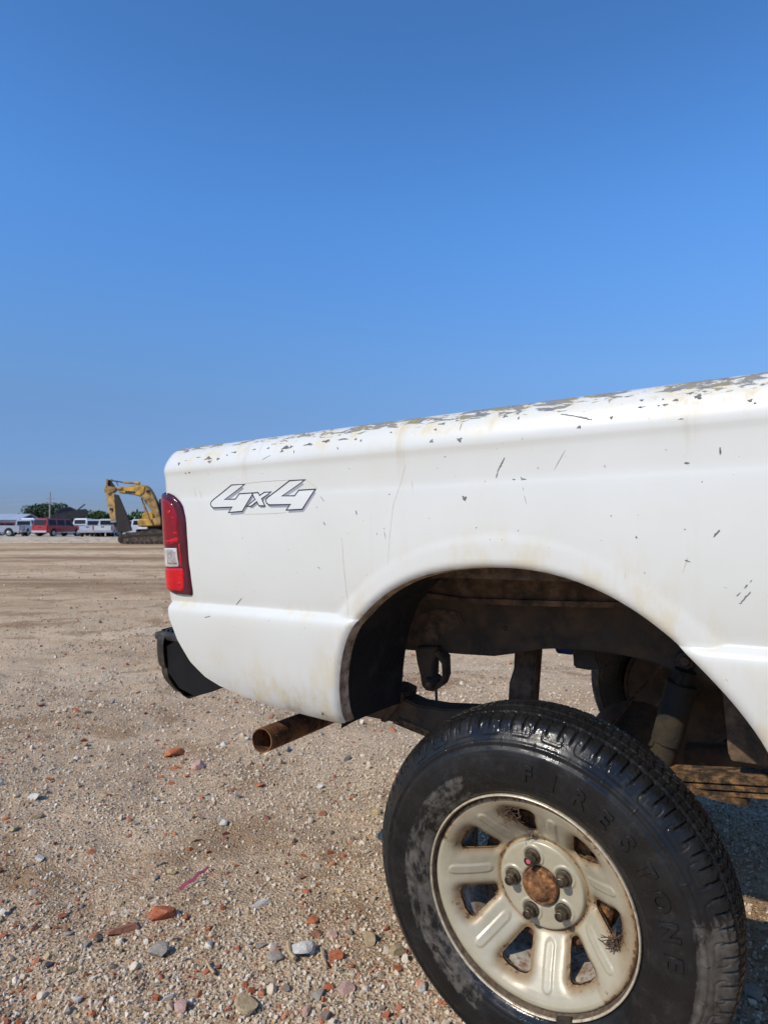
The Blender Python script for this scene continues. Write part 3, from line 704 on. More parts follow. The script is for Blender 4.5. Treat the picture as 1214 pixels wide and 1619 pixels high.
# rusted hub end in the centre bore
bm = bmesh.new(); ring_ = []
prof = [(.0035, .0565), (.010, .0570), (.016, .0585), (.021, .0615), (.0245, .0665), (.0268, .0690), (.0300, .0695), (.0335, .0688), (.0352, .0705), (.0352, .085)]
n = 56
for r_, y in prof:
    row = []
    for k in range(n):
        a = 2 * math.pi * k / n; w = mnoise.noise((r_ * 90 * math.cos(a), r_ * 90 * math.sin(a), 3.1)) * .0022 + mnoise.noise((r_ * 260 * math.cos(a), r_ * 260 * math.sin(a), 9.7)) * .0009
        dent = .010 * max(0, 1 - math.hypot(r_ * math.cos(a) + .006, r_ * math.sin(a) - .0165) / .011) if r_ < .027 else 0
        row.append(bm.verts.new((r_ * math.cos(a), y + (w + dent if r_ < .034 else 0), r_ * math.sin(a))))
    ring_.append(row)
bm.faces.new(ring_[0])
for r0, r1 in zip(ring_, ring_[1:]):
    for k in range(n): bm.faces.new((r0[k], r0[(k + 1) % n], r1[(k + 1) % n], r1[k]))
sharp(bm_out('hub_cap', bm, M_RUST, wheel), 60)
# lug nuts
def lug():
    bm = bmesh.new()
    lathe_y(bm, [(0, .0156), (-.0022, .0158), (-.0040, .0150), (-.0048, .0128), (-.0050, .0105)], 28)
    hx = []
    for y, r_ in ((-.0048, .0116), (-.0150, .0116), (-.0172, .0100)):
        hx.append([bm.verts.new((r_ * math.cos(R(60 * k + 11)), y, r_ * math.sin(R(60 * k + 11)))) for k in range(6)])
    for r0, r1 in zip(hx, hx[1:]):
        for k in range(6): bm.faces.new((r0[k], r0[(k + 1) % 6], r1[(k + 1) % 6], r1[k]))
    bm.faces.new(hx[-1])
    lathe_y(bm, [(-.0165, .0098), (-.0195, .0094), (-.0235, .0090), (-.0243, .0082), (-.0243, .0066), (-.021, .0064)], 24)
    return bm
lug0 = sharp(bm_out('lug_nut', lug(), M_NUT, wheel), 32)
lug0.data.materials.append(M_STUD); lug0.data.materials.append(M_PINK)
bm = bmesh.new(); bm.from_mesh(lug0.data)
s0 = len(bm.faces); b2 = bmesh.new(); lathe_y(b2, [(-.018, .0063), (-.0226, .0061), (-.0232, .0052), (-.0232, .0004)], 16); me_ = bpy.data.meshes.new('t'); b2.to_mesh(me_); b2.free(); bm.from_mesh(me_)
bm.faces.ensure_lookup_table()
for f_ in bm.faces[s0:]: f_.material_index = 1; f_.smooth = True
bmesh.ops.recalc_face_normals(bm, faces=bm.faces[:]); bm.to_mesh(lug0.data); bm.free()
for k in range(5):
    an = R(13.993 + 90 + 72 * k)
    l_ = lug0 if k == 0 else lug0.copy()
    if k:
        col.objects.link(l_)
    l_.location = (.05715 * math.cos(an), .0755, .05715 * math.sin(an)); l_.rotation_euler = (0, R(17 * k), 0)
lug0.data = lug0.data.copy() if False else lug0.data
bm = bmesh.new(); lathe_y(bm, [(-.0236, .0048), (-.0240, .0001)], 10, c=tuple(lug0.location)); bm_out('paint_mark', bm, M_PINK, wheel)
# balance weight clipped on the lip
wa = math.atan2(U(890, 1608, 0)[2], U(890, 1608, 0)[0]); bm = bmesh.new()
for k in range(6): add_box(bm, (.2035 * math.cos(wa + (k - 2.5) * .024), .001, .2035 * math.sin(wa + (k - 2.5) * .024)), (.0115, .0085, .0062), rot=(0, -(wa + (k - 2.5) * .024), 0), bev=.0012)
bm_out('balance_weight', bm, M_SHOCK, wheel)
# dry leaf litter caught in two openings
M_TWIG = plain('dry_litter', (.10, .06, .035), .9, 0, .6, 60)
def litter(c, n, spread, rad):
    bm = bmesh.new()
    for _ in range(n):
        p = Vector(c) + Vector((rnd.gauss(0, spread), rnd.gauss(0, spread * .5), rnd.gauss(0, spread))); d = Vector((rnd.gauss(0, 1), rnd.gauss(0, .5), rnd.gauss(0, 1))).normalized() * rnd.uniform(.006, .022)
        k = Vector((rnd.gauss(0, 1), rnd.gauss(0, 1), rnd.gauss(0, 1))) * .003
        add_tube(bm, [p - d, p + k, p + d], rad * rnd.uniform(.5, 1.2), 4)
    return bm
bm = litter(U(970, 1490, .03), 40, .0065, .0009); b_ = litter(U(805, 1285, .026), 50, .009, .0007)
me_ = bpy.data.meshes.new('t'); b_.to_mesh(me_); b_.free(); bm.from_mesh(me_)
a_, b_ = Vector(U(985, 1490, .022)), Vector(U(1001, 1508, .015)); add_tube(bm, [a_, (a_ + b_) / 2 + Vector((.001, 0, .002)), b_], .0007, 5)
bm_out('caught_twig', bm, M_TWIG, wheel)['kind'] = 'stuff'

# ---- tyre
TP = [(.012, .2060), (.004, .2085), (-.001, .214), (-.0065, .225), (-.0105, .240), (-.0125, .256), (-.0125, .272), (-.0105, .288), (-.0070, .302), (-.0010, .315), (.0060, .326), (.0135, .3355), (.0225, .3445), (.033, .3520), (.046, .3575), (.062, .3607), (.080, .3622), (.095, .3627)]
TP = [(y * .90 if y > .02 else y, r - .005 * min(1, max(0, (r - .28) / .05))) for y, r in TP]; TW = TP[-1][0]
TP = TP + [(2 * TW - y, r) for y, r in TP[-2::-1]]
tp = smooth_poly(TP, 2, closed=False)
fine = resample(tp, .0028); nrm = np.zeros_like(fine); tang = np.gradient(fine, axis=0); tang /= np.linalg.norm(tang, axis=1)[:, None]
nrm[:, 0] = -tang[:, 1]; nrm[:, 1] = tang[:, 0]
NT = 1400; th_t = np.arange(NT) * 2 * math.pi / NT
A, S = np.meshgrid(th_t, np.arange(len(fine)), indexing='ij'); Y_, R_ = fine[S, 0], fine[S, 1]
yc = (Y_ - TW) / .90; disp = np.zeros_like(Y_)
def groove(d, w, depth): return -depth * np.clip(1.25 - np.abs(d) / (w / 2), 0, 1).clip(0, .8) / .8
tri = lambda x: np.abs((x % 1) - .5) * 2
tread = (R_ > .3485)
def circ(c, w, dep, zig=.0012, nz=64): return groove(yc - c - zig * (tri(A / (2 * math.pi) * nz) - .5) * 2, w, dep)
g_ = np.minimum.reduce([circ(-.017, .0055, .0065, .0016, 92), circ(.017, .0055, .0065, .0016, 92), circ(-.047, .0055, .006, .0014, 92), circ(.047, .0055, .006, .0014, 92), circ(-.032, .0026, .003, .0022, 132), circ(.032, .0026, .003, .0022, 132), circ(0, .0028, .0035, .0022, 132), circ(-.066, .0026, .0025, .001, 92), circ(.066, .0026, .0025, .001, 92)])
disp += np.where(tread, g_, 0)
def lat(Nn, slant, phase, w, dep, lo, hi, zz=0.0):
    ph = (A / (2 * math.pi) * Nn + slant * yc + phase + zz * (tri(yc / .012) - .5)) % 1.0
    d = (np.minimum(ph, 1 - ph)) * 2 * math.pi * .36 / Nn
    return np.where((yc > lo) & (yc < hi), groove(d, w, dep), 0)
shoulder_lat = np.minimum(lat(90, 5, .0, .0042, .0060, -.094, -.050), lat(90, 5, .5, .0042, .0060, .050, .094))
fade = np.clip((R_ - .330) / .009, 0, 1)
disp = np.minimum(disp, shoulder_lat * fade)
disp = np.minimum(disp, np.where(tread, np.minimum.reduce([lat(132, 9, .2, .0032, .0030, -.044, -.022, .3), lat(132, 9, .6, .0032, .0030, .022, .044, .3), lat(132, -9, .1, .0032, .0030, -.016, .016, .3), lat(132, 4, .25, .0026, .0028, -.082, -.051, .2), lat(132, 4, .25, .0026, .0028, .051, .082, .2)]), 0))
# rounded D shaped outlines on both shoulders
arc = fine.copy(); sl = np.concatenate([[0], np.cumsum(np.linalg.norm(np.diff(fine, axis=0), axis=1))]); SL = sl[S]
mid = sl[-1] / 2
sh_s = np.interp(.3300, fine[:len(fine) // 2, 1], sl[:len(fine) // 2])
for c0, sgn in ((sh_s, 1), (2 * mid - sh_s, -1)):
    ph = (A / (2 * math.pi) * 33 + .25) % 1.0; u_ = (ph - .5) * 2 * math.pi * .333 / 33; v_ = (SL - c0) * sgn
    q = np.hypot(np.maximum(np.abs(u_) - .0125, 0), np.maximum(np.abs(v_ - .001) - .0035, 0)) - .0075
    disp += np.where(np.abs(v_) < .02, groove(q, .0024, .0019), 0)
    q2 = np.hypot(np.maximum(np.abs(u_) - .006, 0), np.maximum(np.abs(v_ + .001) - .001, 0)) - .0035
    disp += np.where(np.abs(v_) < .02, groove(q2, .0018, .0008), 0)
def ridge(r0, w, h): return h * np.clip(1 - np.abs(R_ - r0) / w, 0, 1)
disp += ridge(.3085, .0036, .0034) + ridge(.2965, .0026, .0022) + ridge(.2895, .0018, .0012) + ridge(.2340, .0018, .0016) + ridge(.2245, .0026, .0016) + ridge(.3165, .0016, .0014)
disp += np.where((R_ > .2975) & (R_ < .306), -.0016, 0)
tick = (A / (2 * math.pi) * 30) % 1.0
disp += np.where((np.minimum(tick, 1 - tick) * 2 * math.pi * .31 / 30 < .0012) & (np.abs(R_ - .3085) < .006), .0012, 0)
Yd = Y_ + nrm[S, 0] * disp; Rd = R_ + nrm[S, 1] * disp
Vt = np.stack([Rd * np.cos(A), Yd, Rd * np.sin(A)], -1).reshape(-1, 3); ns_ = len(fine)
i_, j_ = np.meshgrid(np.arange(NT), np.arange(ns_ - 1), indexing='ij'); a_ = i_ * ns_ + j_; b_ = ((i_ + 1) % NT) * ns_ + j_
Ft = np.stack([a_, a_ + 1, b_ + 1, b_], -1).reshape(-1, 4)
me = bpy.data.meshes.new('tyre'); me.vertices.add(len(Vt)); me.vertices.foreach_set('co', Vt.ravel().astype(np.float32))
me.loops.add(Ft.size); me.loops.foreach_set('vertex_index', Ft.ravel().astype(np.int32)); me.polygons.add(len(Ft)); me.polygons.foreach_set('loop_start', (np.arange(len(Ft)) * 4).astype(np.int32)); me.update(calc_edges=True); me.validate()
tyre = link('tyre', me, M_TYRE, wheel, True)
# raised lettering
ends = [U(832, 1229, -.0125), U(1056, 1520, -.0125)]
a0, a1 = [math.atan2(p[2], p[0]) for p in ends]
word = 'FIRESTONE'
M_LETTER = M_TYRE
for k, ch in enumerate(word):
    cu = bpy.data.curves.new('letter', 'FONT'); cu.body = ch; cu.size = .040; cu.extrude = .0012; cu.bevel_depth = .0006; cu.resolution_u = 3; cu.align_x = 'CENTER'; cu.offset = .0012
    to = bpy.data.objects.new('letter', cu); lm = bpy.data.meshes.new_from_object(to); bpy.data.objects.remove(to)
    th_ = a0 + (a1 - a0) * k / (len(word) - 1)
    X_ = Vector((math.sin(th_), 0, -math.cos(th_))); Yv = Vector((math.cos(th_), 0, math.sin(th_)))
    for v_ in lm.vertices:
        rr_ = .2475 + v_.co.y; p = Yv * rr_ + X_ * v_.co.x * 1.05
        yy = float(np.interp(math.hypot(p.x, p.z), [r for _, r in TP[:17]], [y for y, _ in TP[:17]]))
        v_.co = (p.x, yy - v_.co.z - .0011, p.z)
    for m_ in list(lm.materials): pass
    lm.materials.clear(); link('raised_letter', lm, M_LETTER, wheel)
def copy_wheel(loc, rz):
    w = wheel.copy(); col.objects.link(w); w.parent = truck; w.location = Vector(loc) - BASE; w.rotation_euler = (0, 0, rz); del w['label']; w.material_slots[0].link = 'OBJECT'; w.material_slots[0].material = M_UNDER if rz else M_WHEEL  # far wheels recoloured dark, standing in for shade under the truck
    for ch in wheel.children:
        if ch.name.split('.')[0] in ('raised_letter', 'caught_twig', 'paint_mark'): continue
        c = ch.copy(); col.objects.link(c); c.parent = w
        if rz and ch.name.split('.')[0] in ('rim_barrel', 'brake_drum', 'hub_cap', 'lug_nut', 'rim_lip', 'rim_groove'): c.material_slots[0].link = 'OBJECT'; c.material_slots[0].material = M_UNDER
    return w
copy_wheel((0, 1.66, 0), math.pi); copy_wheel((3.02, 0.0, .06), 0); copy_wheel((3.02, 1.66, .06), math.pi)

# ---- what shows inside the wheel opening
Vv, Ff = [], []
tubp = [(x * 1.03, .2 + (z - .2) * 1.035) for x, z in ARCHS if z > .262]
tubp = [(x, z) for x, z in tubp]
wid = lambda x: .235 if x < 0 else .285
rows = [(0.006, 0), (.05, .004), (.12, .006), (.19, .006), (.255, .004)]
for x, z in tubp:
    for y, dr in rows:
        yy = y * (.80 if x < -.2 else 1.0) if y > .01 else y
        Vv.append((x - (.012 if x < 0 else -.012) * 0 + (.03 * y / .255 if x < -.25 else 0), yy, z + dr))
for i in range(len(tubp) - 1):
    for j in range(4): q = i * 5 + j; Ff.append((q, q + 1, q + 6, q + 5))
cutf = [f for f in Ff if Vv[f[0]][0] < -.27]; roof = [f for f in Ff if Vv[f[0]][0] >= -.27]
def used(V_, F_):
    k = {i: n for n, i in enumerate(sorted({i for f in F_ for i in f}))}
    return [V_[i] for i in sorted(k)], [tuple(k[i] for i in f) for f in F_]
liner = part(mesh('wheel_arch_liner', *used(Vv, cutf), M_LINER, None, True)); part(mesh('wheel_tub_roof', *used(Vv, roof), M_UNDERB, None, True))
# inner wall of the wheel tub with its seam flange, photo outline at its own depth
part(slab('wheel_tub_wall', [(560, 870), (900, 850), (1010, 930), (1010, 958), (905, 957), (905, 960), (800, 957), (737, 953), (730, 945), (676, 938), (640, 941), (600, 946)], .262, .275, M_UNDERB))
part(slab('tub_seam', [(737, 946), (905, 951), (1060, 953), (1060, 962), (905, 960), (737, 954)], .250, .262, M_UNDERB))
part(slab('tub_seam', [(616, 941), (676, 938), (737, 946), (737, 951), (660, 945), (616, 950)], .252, .262, M_UNDERB))
fr = part(slab('frame_rail', [(520, 935), (1150, 940), (1230, 990), (1260, 1120), (1230, 1135), (1144, 1091), (1100, 1072), (1063, 1061), (1024, 1045), (982, 1036), (927, 1028), (875, 1026), (850, 1027), (810, 1034), (780, 1038), (731, 1035), (685, 1031), (655, 1029), (607, 1025), (520, 1022)], .33, .41, M_UNDER, bev=.004))
lf = part(box('frame_rail', (-.45, 1.30, .50), (1.2, .07, .12), M_UNDER)); box('cross_member', (-.62, .86, .50), (.07, .9, .08), M_UNDER, fr); box('cross_member', (.62, .86, .42), (.09, .9, .10), M_UNDER, fr)
box('frame_extension', (1.9, .37, .28), (2.4, .075, .13), M_UNDER, fr); box('frame_extension', (1.9, 1.30, .28), (2.4, .075, .13), M_UNDER, lf)
def disc(name, px, y, r, t, m, parent, n=20):
    p = U(px[0], px[1], y); bm = bmesh.new(); lathe_y(bm, [(0, .0005), (0, r * .8), (t * .3, r), (t, r), (t, .0005)], n, c=p); return sharp(bm_out(name, bm, m, parent), 40)
disc('frame_bolt', (1081, 1046), .318, .021, .02, M_UNDER, fr); disc('frame_bolt', (1081, 1046), .311, .012, .02, M_UNDERB, fr, 6)
disc('frame_hole', (1046, 1002), .3285, .0085, .003, M_BLACKP, fr); disc('frame_hole', (637, 984), .3285, .012, .003, M_BLACKP, fr); disc('frame_bolt', (797, 994), .324, .006, .01, M_UNDERB, fr, 6)
part(slab('frame_patch', [(640, 1010), (655, 975), (690, 962), (725, 968), (735, 985), (715, 995), (695, 1005), (688, 1030), (660, 1030), (655, 1015)], .327, .33, M_UNDERB), fr)
# spring hanger and shackle
hg = part(slab('spring_hanger', [(655, 1024), (690, 1024), (684, 1050), (683, 1078), (690, 1082), (695, 1076), (698, 1068), (697, 1050), (690, 1040), (680, 1036), (682, 1030), (692, 1030), (702, 1040), (703, 1070), (698, 1084), (684, 1094), (672, 1092), (666, 1084), (664, 1070), (658, 1045)], .30, .335, M_UNDER, bev=.003))
disc('hanger_bolt', (676, 1082), .285, .016, .05, M_UNDER, hg); disc('hanger_bolt', (676, 1082), .278, .009, .02, M_UNDERB, hg, 6)
part(tube('vent_rod', [U(689, 1080, .33), U(690, 1118, .33)], .0035, M_UNDER, None, 8))
lb = part(slab('leaf_spring', [(560, 1072), (597, 1087), (620, 1097), (658, 1115), (695, 1121), (760, 1124), (840, 1160), (840, 1215), (760, 1195), (681, 1163), (658, 1153), (612, 1140), (560, 1130)], .255, .315, M_UNDER, bev=.004))
slab('spring_clip', [(613, 1088), (622, 1090), (636, 1097), (634, 1110), (608, 1143), (600, 1140), (620, 1112)], .248, .322, M_UNDERB, lb, bev=.002)
slab('spring_leaf', [(630, 1135), (700, 1165), (760, 1190), (760, 1197), (690, 1172), (620, 1143)], .252, .318, M_SPRING, lb)
part(slab('bump_stop_arm', [(813, 1022), (847, 1020), (846, 1040), (844, 1064), (838, 1150), (800, 1150), (804, 1080), (811, 1058)], .42, .47, M_UNDERB, bev=.004))
part(slab('brake_bracket', [(901, 1018), (942, 1018), (943, 1040), (950, 1058), (930, 1060), (906, 1056), (905, 1040)], .43, .53, M_UNDER, bev=.004))
part(slab('blue_cap', [(874, 1020), (904, 1022), (904, 1036), (880, 1033)], .55, .60, M_BLUE, bev=.002))
# damper
s0, s1 = Vector(U(1083, 1060, .31)), Vector(U(1035, 1240, .30)); sd = s1 - s0
sh = part(tube('shock_absorber', [s0, s0 + sd * .10, s0 + sd * .11, s0 + sd * .62, s0 + sd * .63, s1], [.021, .021, .030, .030, .026, .026], M_SHOCK, None, 20))
slab('shock_shield', [(1073, 1065), (1080, 1067), (1051, 1137), (1030, 1180), (1024, 1178), (1044, 1135)], .285, .30, M_SHOCK, sh)
# axle, differential and tank in the shade
ax = part(tube('rear_axle', [(0, .13, 0), (0, .62, 0), (0, .70, 0), (0, .84, .005), (0, .98, 0), (0, 1.06, 0), (0, 1.53, 0)], [.042, .042, .09, .145, .09, .042, .042], M_UNDER, None, 20))
disc('daylight_blocking_disc', (1075, 1097), 1.47, .19, .02, M_UNDER, ax, 32); tube('drive_shaft', [(.12, .84, .01), (.6, .84, .08), (2.0, .84, .16)], .038, M_UNDER, ax); tube('brake_line', [(-.05, .3, .06), (-.05, .6, .09), (.0, .85, .17), (.15, .9, .35)], .005, M_UNDERB, ax, 6)  # disc added inside the far wheel to block daylight through it
part(box('fuel_tank', (.95, 1.12, .36), (.95, .42, .30), M_BLACKP, bev=.03))
part(box('tank_shield', (.55, .86, .30), (.30, .38, .34), M_BLACKP, bev=.03))
part(slab('body_bracket', [(1139, 1085), (1200, 1080), (1260, 1090), (1260, 1222), (1214, 1213), (1156, 1205), (1150, 1190), (1144, 1120)], .24, .252, M_UNDERB, bev=.003))
# front half of the leaf spring pack, wet rust
def leaf_pack():
    pts = [U(1085, 1229, .235), U(1216, 1236, .235)]
    (xa, _, za), (xb, _, zb) = pts; sl_ = (zb - za) / (xb - xa); zz = lambda x: za + (x - xa) * sl_
    for k, (dz, x1, tk) in enumerate(((0, 1.05, .010), (-.0135, .9, .010), (-.027, .72, .009))):
        x0 = -.02; bm = bmesh.new()
        for xx0, xx1 in ((x0, x1),):
            add_prism(bm, [(xx0, zz(xx0) + dz), (xx1, zz(xx1) + dz), (xx1, zz(xx1) + dz - tk), (xx0, zz(xx0) + dz - tk)], .235 + .002 * k, .302, lambda p, t: (p[0], t, p[1]))
        bmesh.ops.recalc_face_normals(bm, faces=bm.faces[:]); bmesh.ops.bevel(bm, geom=bm.edges[:], offset=.002, segments=2, affect='EDGES')
        o_ = bm_out('spring_leaf', bm, M_SPRING, None)
        if k == 0: root_ = part(o_); root_.name = 'leaf_spring'
        else: o_.parent = root_
    x0, _, z0 = U(1100, 1256, .235); x1, _, z1 = U(1178, 1276, .235)
    bm = bmesh.new(); add_prism(bm, [(x0 - .1, z0 + .016), (x1, z1 + .010), (x1 + .004, z1 + .002), (x1, z1 - .002), (x0 - .1, z0 + .006)], .235, .302, lambda p, t: (p[0], t, p[1])); bm_out('spring_plate', bm, M_SPRING, root_)
    for xx in (-.05, .05): tube('u_bolt', [(xx, .24, .06), (xx, .24, -.07)], .006, M_UNDERB, root_, 8)
leaf_pack()

# ---- cab and nose (beyond the right edge of the photograph)
def body_prism(name, prof, y0, y1, m, parent=None, tum=0.0, zt=.95, bev=.015):
    bm = bmesh.new()
    def fn(p, t):
        k = max(0, p[1] - zt) * tum
        return (p[0], t + (k if t < .8 else -k), p[1])
    add_prism(bm, prof, y0, y1, fn); bmesh.ops.recalc_face_normals(bm, faces=bm.faces[:])
    if bev: bmesh.ops.bevel(bm, geom=bm.edges[:], offset=bev, segments=2, affect='EDGES')
    return sharp(bm_out(name, bm, m, parent), 40)
part(body_prism('cab', [(.985, .24), (2.58, .24), (2.58, .86), (2.30, .92), (1.72, 1.42), (1.12, 1.44), (1.03, 1.36), (.985, .93)], -.028, 1.69, M_PAINT, tum=.22, zt=.92))
fn_ = part(body_prism('front_fender', [(2.59, .40), (2.63, .55), (2.80, .64), (3.22, .64), (3.40, .54), (3.44, .30), (3.72, .30), (3.74, .72), (3.60, .82), (2.59, .87)], -.03, 1.69, M_PAINT))
sw = part(body_prism('side_window', [(1.12, .95), (2.20, .95), (1.70, 1.33), (1.16, 1.34)], -.030, -.022, M_GLASS, tum=-.22, zt=.92, bev=0)); sw.location += Vector((0, .02, 0))
part(box('front_bumper', (3.80, .83, .36), (.14, 1.66, .18), M_BLACKP, bev=.02))
# ================================================================== GROUND
def hsh(x, y, s=0.0): return mnoise.noise((x, y, s))
def ground_z(x, y):
    d = math.hypot(x, y)
    z = .030 * hsh(x * .55, y * .55, 1.3) + .016 * hsh(x * 1.7, y * 1.7, 4.1)
    if d < 14:
        z += .011 * hsh(x * 3.6, y * 3.6, 7.7) + .0075 * hsh(x * 9, y * 9, 2.2) * (.4 + .9 * max(0, hsh(x * 1.1, y * 1.1, 3.3) + .3)) + .004 * hsh(x * 21, y * 21, 6.2)
        rut = math.exp(-((x + .62 + .12 * y) / .13) ** 2) + math.exp(-((x + 2.1 + .10 * y) / .15) ** 2); z -= .012 * rut * (.6 + hsh(x * 6, y * 6, 9.9))
    if d > 10: z += .05 * hsh(x * .12, y * .30, 8.8) * min(1, (d - 10) / 10)
    dx, dy = x - WC.x, y - WC.y
    z *= min(1.0, .25 + math.hypot(dx, dy) * .6)
    t = min(1, max(0, (y - 55.5) / 5.0)); z += .42 * t * t * (3 - 2 * t)
    return z - .006
WC = truck.matrix_world @ (Vector((0, .095, -.36)) - BASE)
def build_ground():
    rings = [.22]; r = .22                      # fine where the camera can see single stones
    while r < 6500: r *= 1.12 if r < 1.0 else 1.0105 if r < 7.5 else 1.03 if r < 20 else 1.06 if r < 90 else 1.35; rings.append(r)
    angs = list(np.linspace(-R(52), R(52), 420)) + list(np.linspace(R(52), 2 * math.pi - R(52), 110)[1:-1]); na = len(angs)
    V_ = [(0, 0, ground_z(0, 0))]; F_ = []
    for r in rings:
        for a in angs: x, y = r * math.sin(a), r * math.cos(a); V_.append((x, y, ground_z(x, y)))
    for k in range(na): F_.append((0, 1 + (k + 1) % na, 1 + k))
    for i in range(len(rings) - 1):
        o = 1 + i * na
        for k in range(na): F_.append((o + k, o + (k + 1) % na, o + na + (k + 1) % na, o + na + k))
    m, nt, b = newmat('gravel_yard'); g = N(nt); v = g.coord(); x, y, z = g.sep(v)
    big = g.noise(g.coord(scale=(.30, .55, 1)), 1.0, 6, .62)
    c = g.cramp(big, [(.33, (0.387, 0.255, 0.142)), (.47, (0.563, 0.403, 0.247)), (.60, (0.662, 0.499, 0.323)), (.75, (0.725, 0.567, 0.389))])
    far_ = g.cramp(g.noise(g.coord(scale=(.035, .22, 1)), 1.0, 7, .65), [(.40, (0.294, 0.187, 0.100)), (.50, (0.524, 0.369, 0.218)), (.66, (0.675, 0.510, 0.332))])
    d = g.math('SQRT', g.math('ADD', g.math('POWER', x, 2.0), g.math('POWER', y, 2.0)))
    c = g.mix(g.ramp(d, 6, 14), c, far_)
    c = g.mix(g.ramp(y, 55, 58), c, g.cramp(g.noise(v, .8, 6, .7), [(.3, (0.439, 0.374, 0.279)), (.7, (0.573, 0.495, 0.381))]))
    # grit, over a base colour darkened near the camera to deepen stone gaps
    c = g.mix(g.ramp(d, 7.0, 2.0, 0, .34), c, g.mix(.5, c, (.10, .075, .05)))
    vc = g.node('ShaderNodeTexVoronoi'); vc.inputs['Scale'].default_value = 115; g.lk(v, vc.inputs['Vector'])
    s_ = g.sep(vc.outputs['Color'])
    c = g.mix(g.math('MULTIPLY', g.ramp(d, 9, 3), .65), c, g.mix(.5, c, g.cramp(s_[0], [(0, (0.144, 0.105, 0.070)), (.22, (0.421, 0.297, 0.190)), (.6, (0.649, 0.495, 0.340)), (.85, (0.788, 0.649, 0.500)), (.93, (0.529, 0.154, 0.060)), (1, (0.601, 0.187, 0.080))], 'CONSTANT'), 'MIX'))
    v2 = g.node('ShaderNodeTexVoronoi'); v2.inputs['Scale'].default_value = 26; g.lk(g.coord(scale=(1, .7, 1)), v2.inputs['Vector']); t_ = g.sep(v2.outputs['Color'])
    sel = g.math('MULTIPLY', g.math('GREATER_THAN', t_[0], .86), g.math('LESS_THAN', v2.outputs['Distance'], .30))
    c = g.mix(g.math('MULTIPLY', sel, .6), c, g.cramp(t_[1], [(0, (.52, .48, .42)), (.45, (.48, .38, .25)), (.62, (.42, .15, .075)), (.8, (.58, .56, .52))], 'CONSTANT'))
    dirt = g.ramp(g.noise(g.coord(scale=(1, 1.25, 1)), 1.35, 9, .72, dist=.4), .50, .60)
    c = g.mix(g.math('MULTIPLY', dirt, .72), c, g.mix(g.noise(v, 60, 4), (0.366, 0.220, 0.112), (0.207, 0.127, 0.065)))
    g.lk(c, b.inputs['Base Color']); setp(b, rough=.95, spec=.15)
    b1 = g.bump(vc.outputs['Distance'], None, .9, .006)
    b2 = g.bump(g.noise(v, 38, 6, .7), None, .8, .012, b1)
    g.bump(g.noise(v, 5, 6, .65), b, .5, .05, b2)
    o = mesh('ground', V_, F_, m, None, True); o['kind'] = 'structure'
build_ground()

# ---- stones: hewn from a sphere by random planes
def stone_mesh(name, sub, seed, cuts=9, flat=(1, 1, .65)):
    rs_ = random.Random(seed); bm = bmesh.new(); bmesh.ops.create_icosphere(bm, subdivisions=sub, radius=1.0)
    pl = []
    for _ in range(cuts):
        n = Vector((rs_.gauss(0, 1), rs_.gauss(0, 1), rs_.gauss(0, 1))).normalized(); pl.append((n, rs_.uniform(.34, .78)))
    for v in bm.verts:
        for n, d in pl:
            t = v.co.dot(n) - d
            if t > 0: v.co -= n * t
        v.co *= 1 + .07 * mnoise.noise(v.co * 2.6 + Vector((seed, 0, 0)))
        v.co = Vector((v.co.x * flat[0], v.co.y * flat[1], v.co.z * flat[2]))
    me = bpy.data.meshes.new(name); bm.to_mesh(me); bm.free(); return me
def mat_pebble():
    m, nt, b = newmat('pebbles'); g = N(nt)
    at = g.node('ShaderNodeAttribute'); at.attribute_type = 'INSTANCER'; at.attribute_name = 'tone'
    c = g.cramp(at.outputs['Fac'], [(0, (.14, .115, .09)), (.05, (.36, .28, .19)), (.18, (.51, .415, .295)), (.42, (.60, .505, .375)), (.66, (.65, .56, .44)), (.84, (.70, .63, .52)), (.875, (.58, .43, .23)), (.91, (.38, .115, .055)), (.96, (.45, .165, .08))], 'CONSTANT')
    v = g.coord(); c = g.mix(g.math('MULTIPLY', g.noise(v, 2.2, 5, .7), .55), c, g.mix(.5, c, (.26, .21, .16)))
    g.lk(c, b.inputs['Base Color']); setp(b, rough=.92, spec=.2); g.bump(g.noise(v, 6, 4), b, .4, .0012); return m
M_PEB = mat_pebble()
peb = []
for k in range(9):
    me = stone_mesh('pebble', 1 if k < 6 else 2, 100 + k, 8, (1, rnd.uniform(.65, .95), rnd.uniform(.5, .8))); me.materials.append(M_PEB)
    peb.append(bpy.data.objects.new('pebble_source', me))
pos, scl, rot, tone = [], [], [], []
def scatter(n, r0, r1, s0, s1, p=2.2, half=R(47), brick=.036, taper=None):
    for _ in range(n):
        r = math.sqrt(r0 * r0 + (r1 * r1 - r0 * r0) * rnd.random()); a = rnd.uniform(-half, half); x, y = r * math.sin(a), r * math.cos(a)
        if taper and rnd.random() < ((r - taper) / (r1 - taper)) ** .75 * (r > taper) if r > (taper or 0) else False: continue
        if rnd.random() > -.10 + 1.55 * (hsh(x * .9, y * .9, 5.5) * .5 + .5) * (.6 + .8 * (hsh(x * 3, y * 3, 6.6) * .5 + .5)): continue
        s = s0 + (s1 - s0) * rnd.random() ** p
        pos.append((x, y, ground_z(x, y) + s * .22)); scl.append((s, s, s * 1.25)); rot.append((rnd.gauss(0, .35), rnd.gauss(0, .35), rnd.uniform(0, 6.28)))
        dk = max(0, min(1, (hsh(x * 1.0, y * 1.0, 12.5) + .05) * 2.6)) * .6
        tone.append(rnd.random() ** (1 + 1.6 * dk) * .90 if rnd.random() > brick * (.35 + 1.5 * (hsh(x * .8, y * .8, 15.5) + .4)) else rnd.uniform(.912, 1.0))
scatter(125000, 1.15, 3.6, .0022, .0086, 1.9, taper=2.8)
